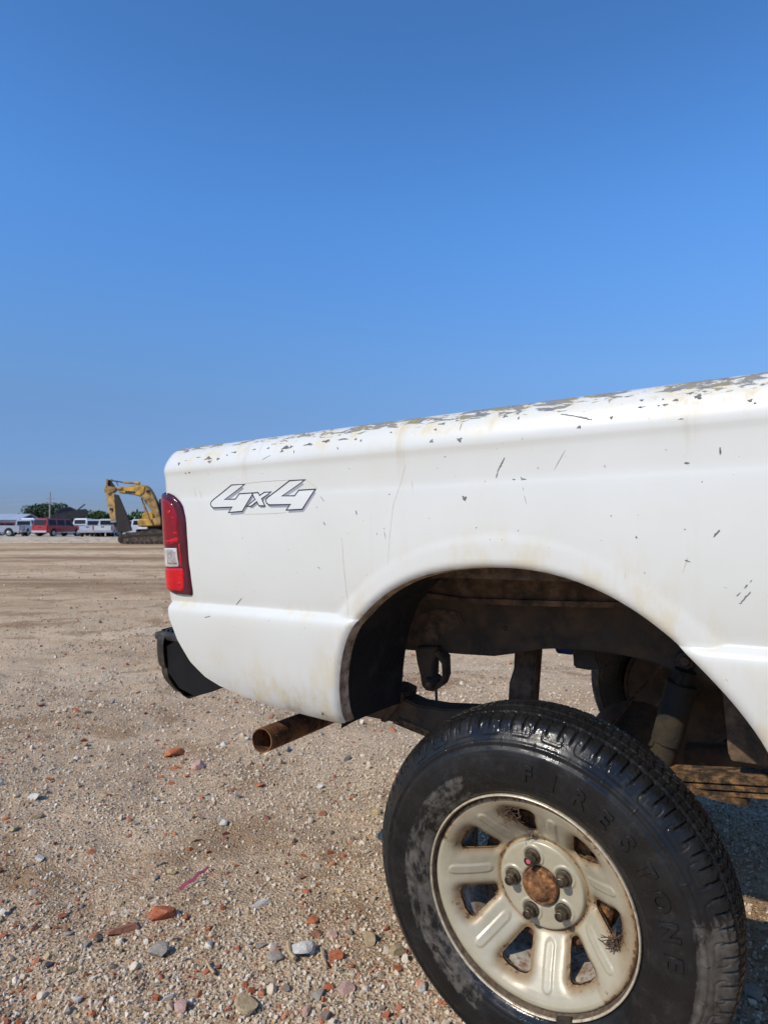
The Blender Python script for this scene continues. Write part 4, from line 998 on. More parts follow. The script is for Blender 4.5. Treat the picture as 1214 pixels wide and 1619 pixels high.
scatter(200000, 2.7, 10.5, .0036, .0110, 1.9, taper=3.4)
scatter(30000, 6.0, 19, .005, .014, taper=8)
scatter(7500, 1.15, 4.2, .006, .018, 2.6, brick=.20, taper=3)
scatter(11000, 3.0, 10.5, .008, .024, 2.8, brick=.22, taper=4.5)
scatter(3500, 8.0, 24, .014, .034, 2.2, brick=.14)
me = bpy.data.meshes.new('gravel'); me.vertices.add(len(pos)); me.vertices.foreach_set('co', np.array(pos, np.float32).ravel())
for nm, arr, ty in (('scl', scl, 'FLOAT_VECTOR'), ('rot', rot, 'FLOAT_VECTOR')):
    a = me.attributes.new(nm, ty, 'POINT'); a.data.foreach_set('vector', np.array(arr, np.float32).ravel())
a = me.attributes.new('tone', 'FLOAT', 'POINT'); a.data.foreach_set('value', np.array(tone, np.float32))
gravel = link('gravel', me, M_PEB); gravel['kind'] = 'stuff'
ng = bpy.data.node_groups.new('gravel_nodes', 'GeometryNodeTree')
ng.interface.new_socket('Geometry', in_out='INPUT', socket_type='NodeSocketGeometry'); ng.interface.new_socket('Geometry', in_out='OUTPUT', socket_type='NodeSocketGeometry')
gi = ng.nodes.new('NodeGroupInput'); go = ng.nodes.new('NodeGroupOutput'); iop = ng.nodes.new('GeometryNodeInstanceOnPoints'); jn = ng.nodes.new('GeometryNodeJoinGeometry')
for o in peb:
    oi = ng.nodes.new('GeometryNodeObjectInfo'); oi.inputs['Object'].default_value = o; oi.inputs['As Instance'].default_value = True
    ng.links.new(oi.outputs['Geometry'], jn.inputs[0])
iop.inputs['Pick Instance'].default_value = True
ri = ng.nodes.new('FunctionNodeRandomValue'); ri.data_type = 'INT'
[s for s in ri.inputs if s.name == 'Min' and s.type == 'INT'][0].default_value = 0; [s for s in ri.inputs if s.name == 'Max' and s.type == 'INT'][0].default_value = len(peb) - 1
ng.links.new([s for s in ri.outputs if s.type == 'INT'][0], iop.inputs['Instance Index'])
for nm, sk in (('scl', 'Scale'), ('rot', 'Rotation')):
    na = ng.nodes.new('GeometryNodeInputNamedAttribute'); na.data_type = 'FLOAT_VECTOR'; na.inputs['Name'].default_value = nm
    ng.links.new([s for s in na.outputs if s.name == 'Attribute'][0], iop.inputs[sk])
ng.links.new(gi.outputs[0], iop.inputs['Points']); ng.links.new(jn.outputs[0], iop.inputs['Instance']); ng.links.new(iop.outputs[0], go.inputs[0])
gravel.modifiers.new('gravel', 'NODES').node_group = ng

# ---- single stones and brick bits that stand out
def rock_mat(name, c1, c2, c3):
    m, nt, b = newmat(name); g = N(nt); v = g.coord()
    c = g.cramp(g.noise(v, 2.4, 7, .68), [(.32, c1), (.55, c2), (.75, c3)])
    g.lk(c, b.inputs['Base Color']); setp(b, rough=.93, spec=.2); b1 = g.bump(g.noise(v, 3.5, 7, .7), None, .7, .005); g.bump(g.noise(v, 14, 4), b, .5, .0012, b1); return m
RM = dict(brick=rock_mat('brick', (.29, .085, .04), (.42, .14, .065), (.50, .27, .17)), dark_brick=rock_mat('dull_brick', (.24, .10, .06), (.33, .15, .095), (.42, .27, .20)),
          orange=rock_mat('orange_brick', (.38, .105, .045), (.47, .16, .07), (.54, .28, .17)), grey=rock_mat('grey_stone', (.25, .22, .18), (.36, .32, .265), (.46, .42, .36)),
          tan=rock_mat('tan_stone', (.30, .22, .12), (.42, .32, .19), (.50, .41, .28)), yellow=rock_mat('yellow_stone', (.42, .31, .15), (.52, .41, .23), (.58, .49, .33)),
          pale=rock_mat('pale_stone', (.44, .41, .36), (.58, .55, .49), (.68, .66, .61)), pink=rock_mat('pink_stone', (.42, .25, .19), (.52, .34, .27), (.58, .45, .38)), black=rock_mat('dark_stone', (.05, .05, .055), (.09, .09, .095), (.16, .15, .14)))
def rock(px, py, w, h, mat, label, seed, tilt=0.0, cuts=10, name='stone', cat='stone', group=None, flat=.62):
    p = gnd(px, py); d = p.y; s = w * d / F_PX / 2; sy = s * 1.0 * min(1.1, max(.45, h / w * 1.25))
    me = stone_mesh(name, 3, seed, cuts, (1, 1, 1)); o = link(name, me, RM[mat])
    hz_ = min(s, sy) * flat * 1.15
    o.scale = (s * 1.12, sy * 1.12, hz_); o.location = (p.x, p.y, ground_z(p.x, p.y) + hz_ * .45); o.rotation_euler = (0, 0, tilt)
    return tag(o, label, cat, group)
Bk = dict(name='brick_fragment', cat='brick fragment')
rock(258, 1446, 36, 34, 'brick', 'big rust red brick lump with a pale lime crust in the left foreground', 1, .4, 7, **Bk)
rock(252, 1501, 40, 24, 'grey', 'long grey stone lying just below the big rust red brick lump', 2, .5)
rock(197, 1468, 48, 16, 'dark_brick', 'long thin dull brick strip left of the big brick lump', 3, .45, 8, **Bk)
rock(277, 1184, 28, 18, 'orange', 'bright orange broken brick farther back below the exhaust and bumper', 4, .4, 7, **Bk)
rock(314, 1208, 28, 20, 'pink', 'pinkish brick wedge just right of the bright orange broken brick', 5, -.3, 7, **Bk)
rock(297, 1221, 10, 7, 'orange', 'small orange brick bit at the foot of the pinkish brick wedge', 6, 0, 7, **Bk)
rock(254, 1220, 16, 8, 'orange', 'flat orange brick chip left of the pinkish brick wedge', 7, .1, 7, flat=.3, **Bk)
rock(393, 1584, 40, 36, 'tan', 'large tan pointed rock at the bottom edge of the gravel', 8, -.5, 7)
rock(411, 1427, 34, 13, 'pale', 'white flat oblong stone lying midway between brick lump and tyre', 9, .1, 8)
rock(289, 1587, 28, 20, 'pink', 'pink angular brick piece left of the large tan pointed rock', 10, .3, 7, **Bk)
rock(55, 1268, 30, 16, 'pale', 'pale angular stone at the left edge of the gravel', 11, .2)
rock(116, 1181, 18, 10, 'tan', 'light tan flat stone far left level with the exhaust tip', 12, .4)
rock(21, 1314, 16, 17, 'yellow', 'yellowish stone near the left border below the pale angular stone', 13)
rock(62, 1355, 16, 13, 'pale', 'round whitish stone at far left in the middle of the gravel', 14)
rock(110, 1532, 20, 14, 'tan', 'buff stone with a dirty face in the lower left corner area', 15)
rock(123, 1572, 16, 13, 'pale', 'small pale stone close to the bottom left corner', 16)
rock(355, 1295, 17, 14, 'pale', 'pale squarish stone left of the tyre, right of the yellow stone pair', 17)
rock(371, 1254, 17, 18, 'grey', 'pale grey upright stone below the exhaust tip', 18)
rock(273, 1378, 16, 14, 'yellow', 'yellow stone left of the pink plastic strip', 19)
rock(80, 1518, 15, 13, 'black', 'dark slate coloured stone in the lower left gravel', 20)
rock(478, 1497, 38, 30, 'pale', 'large whitish lumpy stone in front of the tyre', 21, .2, 6)
rock(435, 1506, 24, 30, 'grey', 'grey wedge shaped stone left of the large whitish lumpy stone', 22, .8, 8)
rock(534, 1508, 33, 18, 'brick', 'deep red brick piece right of the large whitish lumpy stone', 23, .15, 7, **Bk)
rock(582, 1482, 26, 26, 'tan', 'round tan stone between red brick piece and tyre', 24, .2, 6)
rock(626, 1501, 26, 20, 'tan', 'smooth brown tan stone touching the left of the tyre', 25, .3, 6)
rock(548, 1557, 26, 22, 'pink', 'brownish pink brick chunk below the deep red brick piece', 26, .6, 7, **Bk)
rock(503, 1566, 22, 22, 'grey', 'grey rounded stone left of the brownish pink brick chunk', 27)
rock(499, 1471, 22, 14, 'dark_brick', 'dull brown brick bit above the large whitish lumpy stone', 28, .1, 7, **Bk)
rock(524, 1472, 22, 14, 'pink', 'salmon brick flake beside the dull brown brick bit', 29, -.4, 7, flat=.4, **Bk)
rock(494, 1449, 18, 14, 'orange', 'orange brick crumb above the dull brown brick bit', 30, .4, 7, **Bk)
rock(628, 1524, 15, 10, 'brick', 'small red brick chip under the smooth brown tan stone', 31, 0, 7, **Bk)
rock(668, 1551, 24, 22, 'pale', 'off white stone tucked beside the tyre at the bottom', 32)
rock(486, 1592, 20, 17, 'pink', 'pale pink stone near the bottom edge right of the tan rock', 33)
rock(520, 1555, 14, 24, 'orange', 'orange red brick sliver between two stones near the bottom', 34, 1.2, 7, **Bk)
rock(1190, 1568, 30, 50, 'grey', 'long grey slab standing in the shade right of the tyre', 35, .5, 7)
rock(594, 1280, 18, 12, 'yellow', 'yellow crumbly stone at the left edge of the tyre', 36)
rock(392, 1166, 12, 8, 'pale', 'white flint just left of the exhaust tip', 37)
rock(354, 1172, 12, 10, 'pale', 'small white stone between bumper and exhaust tip', 38)
rock(512, 1278, 15, 10, 'dark_brick', 'dull red brick bit on the open gravel below the tailpipe', 39, 0, 7, **Bk)
rock(98, 1440, 14, 9, 'brick', 'red brick crumb left of the thin brick strip', 40, .3, 7, **Bk)
rock(150, 1478, 14, 16, 'orange', 'orange brick bit at the lower end of the thin brick strip', 41, .8, 7, **Bk)
rock(294, 1448, 14, 12, 'orange', 'orange brick nub right of the big rust red brick lump', 42, .2, 7, **Bk)
rock(248, 1570, 14, 20, 'orange', 'upright orange brick chip left of the pink angular brick piece', 43, 1.0, 7, **Bk)
rock(30, 1602, 14, 12, 'brick', 'red brick chip in the bottom left corner', 44, .8, 7, **Bk)
gp = 'small brick chips strewn over the gravel'; gs = 'loose stones strewn over the gravel'
def tri_xy():
    while True:
        px, py = rnd.uniform(0, 720), 1090 + 529 * rnd.random() ** .8
        if px > 560 and py > 1240: continue
        return px, py
bsrc = [stone_mesh('brick_fragment', 2, 300 + k, 7, (1, 1, 1)) for k in range(5)]; ssrc = [stone_mesh('stone', 2, 320 + k, 9, (1, 1, 1)) for k in range(5)]
bvar = []; 
for k in range(5):
    for mname in ('orange', 'brick', 'dark_brick'):
        m_ = bsrc[k].copy(); m_.materials.append(RM[mname]); bvar.append(m_)
svar = []
for k in range(5):
    for mname in ('grey', 'pale', 'tan', 'grey'):
        m_ = ssrc[k].copy(); m_.materials.append(RM[mname]); svar.append(m_)
for k in range(260):
    isb = k < 150; px, py = tri_xy(); p = gnd(px, py); w = 5 + 10 * rnd.random() ** 1.8 if isb else 6 + 12 * rnd.random() ** 1.8
    s = w * p.y / F_PX / 2; o = bpy.data.objects.new('brick_fragment' if isb else 'stone', rnd.choice(bvar if isb else svar)); col.objects.link(o)
    o.scale = (s * 1.2, s * rnd.uniform(.55, 1), s * rnd.uniform(.35, .7)); o.rotation_euler = (rnd.gauss(0, .2), rnd.gauss(0, .2), rnd.uniform(0, 6.28)); o.location = (p.x, p.y, ground_z(p.x, p.y) + s * .22)
    if isb: tag(o, 'small orange red brick chip lying loose on the pale gravel', 'brick fragment', gp)
    else: tag(o, 'small plain stone lying loose on the pale gravel', 'stone', gs)
# pink plastic strip and a twig
M_RIB = plain('pink_plastic', (.66, .14, .17), .5)
def strip(name, pix, w, m, label, cat, lift=.012):
    pts = [gnd(*p) for p in pix]; V_, F_ = [], []
    for i, p in enumerate(pts):
        q = pts[min(i + 1, len(pts) - 1)] - pts[max(i - 1, 0)]; nrm_ = Vector((-q.y, q.x, 0)).normalized() * w * rnd.uniform(.6, 1.1); z = ground_z(p.x, p.y) + lift + .004 * (i % 2)
        for s_ in (-1, 0, 1):
            for h in (0, -.0012): V_.append((p.x + nrm_.x * s_, p.y + nrm_.y * s_, z + .003 * s_ + h))
    for i in range(len(pts) - 1):
        o = i * 6
        F_ += [(o, o + 2, o + 8, o + 6), (o + 2, o + 4, o + 10, o + 8), (o + 1, o + 7, o + 9, o + 3), (o + 3, o + 9, o + 11, o + 5), (o, o + 6, o + 7, o + 1), (o + 4, o + 5, o + 11, o + 10)]
    return tag(mesh(name, V_, F_, m), label, cat)
strip('plastic_strip', [(284, 1412), (296, 1402), (305, 1396), (314, 1386), (322, 1380), (330, 1374)], .0042, M_RIB, 'crumpled pink plastic strip lying on the gravel above the brick lump', 'plastic strip')
def twig(pix, rad, label):
    pts = [gnd(*p) for p in pix]; pts = [Vector((p.x, p.y, ground_z(p.x, p.y) + .012)) for p in pts]
    tag(tube('twig', pts, rad, RM['tan'], None, 6), label, 'twig')
twig([(327, 1518), (332, 1530), (339, 1538)], .0035, 'pale bent twig in the lower middle of the gravel')
twig([(508, 1497), (511, 1512), (516, 1526)], .0032, 'thin dry twig right of the large whitish lumpy stone')
twig([(456, 1490), (458, 1506), (466, 1516)], .0055, 'thick root piece between grey wedge stone and whitish stone')
strip('plastic_scrap', [(0, 1443), (4, 1443), (8, 1444)], .006, RM['pale'], 'white plastic scrap at the left border of the gravel', 'plastic scrap')

# ================================================================== BACKGROUND
V_WHITE = plain('vehicle_white', (.74, .75, .76), .35, 0, .05, 1, coat=.4); V_SILV = plain('vehicle_silver', (.50, .53, .57), .35, .3, .06, 1, coat=.4)
V_RED = plain('vehicle_red', (.33, .012, .022), .32, 0, .1, 1, coat=.5); V_GREY = plain('vehicle_grey', (.28, .29, .31), .5, .2, .1, 1)
V_TYRE = plain('vehicle_tyre', (.022, .022, .022), .8); V_HUB = plain('vehicle_hub', (.50, .50, .50), .35, .5); V_BLACK = plain('scorched_black', (.022, .021, .023), .7, 0, .5, 2, .4, 10)
V_LAMP = plain('vehicle_lamp', (.40, .02, .02), .3); V_CHR = plain('vehicle_bumper', (.55, .55, .56), .3, .6)
V_GLASS = plain('dull_vehicle_glass', (.012, .014, .017), .35, spec=.25)  # rough glass with weak reflection, keeps bright sky off the panes
X_YEL = plain('machine_yellow', (.56, .34, .045), .5, 0, .22, 1.2, .3, 20, dirt=(.20, .12, .05), damt=.45); X_YBR = plain('machine_brown_yellow', (.40, .25, .075), .65, 0, .3, 1.5, .4, 20, dirt=(.16, .10, .05), damt=.6)
X_DARK = plain('machine_black_and_shade', (.014, .0125, .012), .75, 0, .5, 1.5, .4, 20, dirt=(.06, .04, .026), damt=.35); X_TRK = plain('machine_track', (.12, .09, .065), .85, .2, .5, 3, .6, 20, dirt=(.05, .038, .028), damt=.6)
def wheel_set(root, xs, half, r, w=.24):
    for x in xs:
        for s_ in (-1, 1):
            bm = bmesh.new(); lathe_y(bm, [(-w / 2, r * .62), (-w / 2, r * .92), (-w * .38, r), (w * .38, r), (w / 2, r * .92), (w / 2, r * .62)], 20)
            o = bm_out('wheel', bm, V_TYRE, root, False, (x, s_ * half, r)); sharp(o, 30)
            bm = bmesh.new(); lathe_y(bm, [(-.03, .001), (-.04, r * .3), (0, r * .55), (-.01, r * .63), (.05, r * .63), (.05, .001)], 16, c=(0, s_ * (w / 2) * 1, 0)) if s_ < 0 else lathe_y(bm, [(.03, .001), (.04, r * .3), (0, r * .55), (.01, r * .63), (-.05, r * .63), (-.05, .001)], 16, c=(0, w / 2, 0))
            bm_out('hub', bm, V_HUB, o)
def prism_y(name, prof, half, m, parent, tum=0, zt=9, bev=.04):
    bm = bmesh.new()
    add_prism(bm, prof, -half, half, lambda p, t: (p[0], t - math.copysign(max(0, p[1] - zt) * tum, t), p[1])); bmesh.ops.recalc_face_normals(bm, faces=bm.faces[:])
    if bev: bmesh.ops.bevel(bm, geom=bm.edges[:], offset=bev, segments=2, affect='EDGES')
    return sharp(bm_out(name, bm, m, parent), 40)
def pane(name, prof, half, m, parent, tum=0, zt=9):
    for s_ in (-1, 1):
        bm = bmesh.new(); add_prism(bm, prof, s_ * (half + .008), s_ * (half - .02), lambda p, t: (p[0], t - math.copysign(max(0, p[1] - zt) * tum, t), p[1])); bm_out(name, bm, m, parent)
def arches(prof_low, r, xs, z0):
    out = []
    for x in xs:
        out += [(x - r * 1.15, z0)] + [(x - r * 1.15 * math.cos(a), z0 + r * 1.25 * math.sin(a)) for a in np.linspace(.15, math.pi - .15, 7)] + [(x + r * 1.15, z0)]
    return out
def pickup(label, paint, loc, yaw, scale=1.0):
    root = tag(empty('pickup_truck', loc, yaw), label, 'pickup truck', 'scrapyard vehicles in a row'); root.scale = (scale,) * 3
    z0, h = .42, .93
    prof = [(-2.65, z0)] + arches(None, .36, (-1.65, 1.75), z0) + [(2.6, z0), (2.68, .62), (2.62, .98), (1.35, 1.10), (-.42, 1.12), (-2.66, 1.10)]
    b = prism_y('body', prof, h, paint, root); 
    prism_y('cab', [(-.42, 1.08), (1.20, 1.08), (.62, 1.74), (.40, 1.80), (-.26, 1.78), (-.36, 1.70)], h - .03, paint, root, .28, 1.12)
    pane('side_window', [(-.28, 1.20), (.96, 1.20), (.52, 1.66), (-.22, 1.66)], h - .03, V_GLASS, root, .28, 1.12)
    bm = bmesh.new(); add_box(bm, (-.405, 0, 1.43), (.03, 1.30, .42), rot=(0, R(8), 0)); bm_out('rear_window', bm, V_GLASS, root)
    bm = bmesh.new(); add_box(bm, (.94, 0, 1.44), (.03, 1.36, .70), rot=(0, R(-41), 0)); bm_out('windscreen', bm, V_GLASS, root)
    box('bed_opening', (-1.52, 0, 1.11), (2.0, 1.55, .035), V_BLACK, root)
    t = box('tailgate', (-2.672, 0, .86), (.03, 1.55, .44), paint, root, bev=.01); box('tailgate_handle', (-2.69, 0, .98), (.02, .28, .09), M_BLACKP, t)
    for s_ in (-1, 1): box('tail_light', (-2.672, s_ * .86, .88), (.05, .11, .42), V_LAMP, root, bev=.01); box('headlight', (2.64, s_ * .72, .82), (.06, .34, .2), V_HUB, root, bev=.01); box('mirror', (.86, s_ * 1.02, 1.22), (.12, .2, .2), M_BLACKP, root, bev=.03)
    box('rear_bumper', (-2.76, 0, .52), (.16, 1.8, .18), V_CHR, root, bev=.03); box('front_bumper', (2.74, 0, .52), (.16, 1.8, .2), V_CHR, root, bev=.03)
    wheel_set(root, (-1.65, 1.75), .80, .36); return root
def wagon(label, paint, loc, yaw, name='estate_car', cat='car', H=1.78, L=4.9, box_=False):
    root = tag(empty(name, loc, yaw), label, cat, 'scrapyard vehicles in a row'); z0, h, a = .36, .92, L / 2
    prof = [(-a, z0)] + arches(None, .36, (-a + .95, a - .95), z0) + [(a - .05, z0), (a, .62), (a - .1, .96), (a - 1.15, 1.08), (-a + .02, 1.08)]
    prism_y('body', prof, h, paint, root)
    hood = a - (.55 if box_ else 1.25)
    prism_y('cabin', [(-a + .03, 1.04), (hood, 1.04), (hood - .62, H - .04), (hood - .85, H), (-a + .28, H), (-a + .16, H - .06)], h - .02, paint, root, .2, 1.08)
    w = hood - .2 - (-a + .25)
    for k in range(3): 
        x0 = -a + .30 + k * w / 3; x1 = x0 + w / 3 - .17; sl_ = .40 if k == 2 else 0
        pane('side_window', [(x0, 1.14), (x1, 1.14), (x1 - sl_, H - .14), (x0 + (.03 if k else .06), H - .14)], h - .02, V_GLASS, root, .2, 1.08)
    bm = bmesh.new(); add_box(bm, (-a + .085, 0, (1.12 + H - .12) / 2), (.03, 1.42, H - .30 - 1.0), rot=(0, R(11), 0)); bm_out('rear_window', bm, V_GLASS, root)
    bm = bmesh.new(); add_box(bm, (hood - .30, 0, (1.08 + H) / 2), (.03, 1.42, .80), rot=(0, R(-43), 0)); bm_out('windscreen', bm, V_GLASS, root)
    for s_ in (-1, 1): box('tail_light', (-a + .02, s_ * .82, .96), (.06, .14, .32), V_LAMP, root, bev=.01); box('headlight', (a - .05, s_ * .70, .78), (.08, .34, .18), V_HUB, root, bev=.01); box('mirror', (hood - .3, s_ * 1.0, 1.14), (.12, .18, .16), V_CHR, root, bev=.03); box('sill_trim', (0, s_ * (h + .006), .42), (L * .52, .02, .1), V_CHR, root)
    box('rear_bumper', (-a - .03, 0, .48), (.14, 1.76, .2), V_CHR, root, bev=.04); box('front_bumper', (a + .02, 0, .48), (.14, 1.76, .2), V_CHR, root, bev=.04); box('door_handle', (-a + .0, 0, .92), (.03, .3, .07), M_BLACKP, root)
    wheel_set(root, (-a + .95, a - .95), .79, .35); return root
def at(px, dist, side_=0.0):
    p = far(px, 838, dist); return (p.x, p.y, ground_z(p.x, p.y))
pickup('silver pickup at the far left of the row seen from the side', V_SILV, at(-10, 69), R(196))
wagon('red parked car half hidden behind the leftmost silver pickup', V_RED, at(22, 80), R(40), H=1.55, L=4.6)
pickup('second silver blue pickup between the leftmost pickup and the white van', V_SILV, at(40, 73), R(98))
wagon('white van beside the red wagon in the distant row', V_WHITE, at(64, 76), R(84), 'van', 'van', 1.95, 5.0, True)
wagon('dark red estate wagon seen from its rear corner', V_RED, at(93, 70), R(76), H=1.84, L=5.4)
pickup('white pickup right of the dark red wagon', V_WHITE, at(131, 75), R(76), 1.1)
pickup('silver pickup with its tailgate towards the yard, left of the pale pickup', V_SILV, at(151, 69), R(98))
pickup('pale silver pickup nearest the excavator, tailgate facing the yard', plain('vehicle_pale', (.60, .61, .60), .4, .1, .06, 1), at(171, 68), R(102))
wagon('red car seen between excavator arm and cab', V_RED, at(207, 78), R(75), H=1.7)
pickup('white truck low behind the excavator body', V_WHITE, at(215, 70), R(20))
wagon('grey car behind the foot of the excavator arm', V_GREY, at(196, 71), R(30), H=1.5, L=4.4)
# heap behind the row
def crushed(name, label, loc, rot, size, m, group=None):
    root = tag(empty(name, loc), label, 'wrecked car', group); root.rotation_euler = rot; L, W_, H_ = size
    prof = [(-L * .5, .1), (-L * .42, 0), (L * .44, .02), (L * .5, H_ * .3), (L * .47, H_ * .55), (L * .22, H_ * .62), (L * .05, H_ * .97), (-L * .22, H_), (-L * .40, H_ * .66), (-L * .5, H_ * .55)]
    prism_y('shell', prof, W_ / 2, m, root, .15, H_ * .6, .03)
    pane('window_gap', [(-L * .34, H_ * .64), (L * .16, H_ * .64), (L * .04, H_ * .90), (-L * .22, H_ * .92)], W_ / 2, V_GLASS, root, .15, H_ * .6)
    box('bonnet', (L * .34, 0, H_ * .75), (L * .3, W_ * .9, .04), m, root, rot=(0, R(-28), 0)); return root
c = at(110, 88); gw = 'wrecks stacked behind the row'
crushed('wrecked_car', 'crushed grey wreck at the bottom of the stack behind the red wagon', (c[0], c[1], c[2]), (0, 0, R(40)), (4.4, 1.75, 1.2), V_GREY, gw)
crushed('wrecked_car', 'flattened brown wreck in the middle of the stack', (c[0] + .2, c[1] + .1, c[2] + 1.2), (0, R(3), R(25)), (4.3, 1.75, .85), X_YBR, gw)
crushed('wrecked_car', 'scorched black wreck tilted on top of the stack', (c[0] + .3, c[1], c[2] + 2.0), (0, R(-14), R(20)), (4.3, 1.9, 1.75), V_BLACK, gw)
ld = tag(empty('wheel_loader', at(52, 92)), 'orange yellow loader roof showing above the white van', 'loader')
prism_y('cab_roof', [(-.9, 1.9), (.9, 1.9), (.8, 2.15), (-.8, 2.15)], .7, X_YEL, ld, bev=.05); prism_y('cab', [(-.8, .9), (.8, .9), (.72, 1.9), (-.72, 1.9)], .62, V_GLASS, ld); prism_y('engine_hood', [(-2.4, .7), (1.6, .7), (1.6, 1.1), (-.9, 1.2), (-2.3, 1.15)], .65, X_YEL, ld); wheel_set(ld, (-1.5, 1.1), .8, .6, .4)
# far shed
sh_ = tag(empty('shed', at(8, 128)), 'low pale metal shed with a long flat gable roof', 'shed'); ms = plain('shed_metal', (.30, .35, .41), .5, .3, .1, .5); mr = plain('shed_roof', (.42, .47, .53), .45, .3, .1, .5)
box('wall', (0, 0, 1.4), (9.5, 7, 2.8), ms, sh_); bm = bmesh.new(); add_prism(bm, [(-3.9, 2.7), (0, 3.75), (3.9, 2.7), (3.9, 2.55), (0, 3.6), (-3.9, 2.55)], -5.2, 5.0, lambda p, t: (t, p[0], p[1])); bm_out('roof', bm, mr, sh_); box('door', (1.5, -3.52, 1.2), (2.4, .06, 2.3), V_GREY, sh_)
# utility pole and wires
M_WOOD = plain('grey_wood', (.30, .28, .25), .9, 0, .2, 3); pp = far(79, 838, 150); pz = ground_z(pp.x, pp.y)
pole = tag(empty('utility_pole', (pp.x, pp.y, pz)), 'tall grey wooden utility pole with two crossarms before the trees', 'utility pole')
tube('pole', [(0, 0, 0), (0, 0, 9.2)], [.19, .13], M_WOOD, pole, 10)
for z, w in ((7.7, 1.9), (6.65, 1.6)):
    a = box('crossarm', (0, -.14, z), (w, .12, .14), M_WOOD, pole, rot=(0, 0, R(8)))
    for k in (-1, -.45, .45, 1): tube('insulator', [(k * w * .46, -.14, z + .07), (k * w * .46, -.14, z + .26)], [.05, .03], V_GREY, a, 8)
for k, z in ((-.8, 7.95), (.8, 7.95), (-.6, 6.9), (.6, 6.9)):
    V0 = Vector((pp.x + k, pp.y - .14, pz + z)); pts = []
    for t in np.linspace(-1, 1, 25):
        q = V0 + Vector((1, .12, 0)) * t * 62; q.z -= 1.3 * (1 - (1 - 2 * abs(t)) ** 2) * (1 if abs(t) < 1 else 0); pts.append(q)
    tag(tube('power_line', pts, .012, V_GREY, None, 5), 'thin power line strung from the tall utility pole', 'power line', 'power lines along the pole')
# trees
def mat_leaf(name, c1, c2, c3):
    m, nt, b = newmat(name); g = N(nt); gi_ = g.node('ShaderNodeNewGeometry')
    c = g.cramp(gi_.outputs['Random Per Island'], [(0, c1), (.55, c2), (1, c3)]); g.lk(c, b.inputs['Base Color']); setp(b, rough=.75, spec=.2); return m
L_A = mat_leaf('leaf_blue_green', (.030, .048, .028), (.055, .085, .045), (.09, .12, .06)); L_B = mat_leaf('leaf_green', (.035, .060, .016), (.07, .115, .028), (.11, .16, .045)); L_C = mat_leaf('needle_dark', (.018, .032, .022), (.032, .05, .032), (.05, .07, .045))
M_BARK = plain('bark', (.09, .07, .055), .9, 0, .3, 2)
def tree(px, dist, w, h, base, leaf, label, seed, conif=False, n=900, ls=.34):
    r_ = random.Random(seed); p = far(px, 838, dist); z = ground_z(p.x, p.y)
    root = tag(empty('conifer_tree' if conif else 'broadleaf_tree', (p.x, p.y, z)), label, 'tree', 'trees on the skyline')
    bm = bmesh.new(); add_tube(bm, [(0, 0, -.1), (.05, .03, h * .3), (0, 0, h * .62), (.1, 0, h * .85)], [.22, .18, .12, .04], 8)
    for k in range(6):
        a = r_.uniform(0, 6.28); z0 = h * r_.uniform(.25, .6); L = w * r_.uniform(.25, .42); add_tube(bm, [(0, 0, z0), (math.cos(a) * L * .5, math.sin(a) * L * .5, z0 + L * .35), (math.cos(a) * L, math.sin(a) * L, z0 + L * .55)], [.09, .06, .02], 6)
    sharp(bm_out('trunk', bm, M_BARK, root), 40)
    lobes = []
    if not conif:
        for k in range(11): a = r_.uniform(0, 6.28); q = math.sqrt(r_.random()); lobes.append((Vector((math.cos(a) * q * w * .36, math.sin(a) * q * w * .36, base + (h - base) * r_.uniform(.25, .85))), w * r_.uniform(.12, .24)))
    V_, F_ = [], []
    for k in range(n):
        if conif:
            t = r_.random() ** .7; zz = h - (h - base) * t; rad = w * .5 * t * r_.uniform(.3, 1) * (.75 + .25 * math.sin(zz * 9)); a = r_.uniform(0, 6.28); c = Vector((rad * math.cos(a), rad * math.sin(a), zz - .2 * rad))
        else:
            ce, rad = r_.choice(lobes); d = Vector((r_.gauss(0, 1), r_.gauss(0, 1), r_.gauss(0, 1))).normalized(); c = ce + Vector((d.x, d.y, d.z * .8)) * rad * r_.uniform(.45, 1.08) ** .5
            c.z = min(c.z, h * (1 + .02 * r_.random()))
        a_ = Vector((r_.gauss(0, 1), r_.gauss(0, 1), r_.gauss(0, 1))).normalized(); b_ = a_.orthogonal().normalized(); c_ = a_.cross(b_); s = ls * r_.uniform(.5, 1.2); o = len(V_)
        V_ += [c + b_ * s, c + c_ * s * .8 + a_ * s * .2, c - b_ * s * .9, c - c_ * s * .8 + a_ * s * .15]; F_ += [(o, o + 1, o + 2), (o, o + 2, o + 3)]
    mesh('crown', V_, F_, leaf, root)
tree(52, 168, 7.5, 6.6, 1.2, L_A, 'left shoulder of the bluish tree clump, lower rounded tree', 1)
tree(70, 172, 8.5, 7.6, 1.2, L_A, 'tall rounded bluish tree left of the utility pole', 2, n=1200)
tree(90, 170, 8.0, 7.5, 1.2, L_A, 'tall rounded bluish tree right of the utility pole', 3, n=1200)
tree(38, 175, 5, 5.0, .8, L_A, 'small bluish tree at the left end of the tree clump', 4, n=600)
tree(105, 178, 5.5, 5.6, .8, L_A, 'small bluish tree behind the scorched wreck', 12, n=600)
tree(136, 150, 5.5, 4.6, .6, L_B, 'green bush tree directly behind the white pickup', 5, n=800)
tree(150, 150, 6, 5.0, .6, L_B, 'bright green tree over the gap between the pickups', 6, n=900)
tree(166, 152, 5.5, 5.3, .6, L_B, 'taller bright green tree just left of the excavator arm', 7, n=900)
tree(182, 154, 5, 4.6, .6, L_B, 'green tree behind the excavator arm', 8, n=700)
tree(203, 155, 5.5, 5.4, .6, L_B, 'green tree seen through the crook of the excavator', 9, n=900)
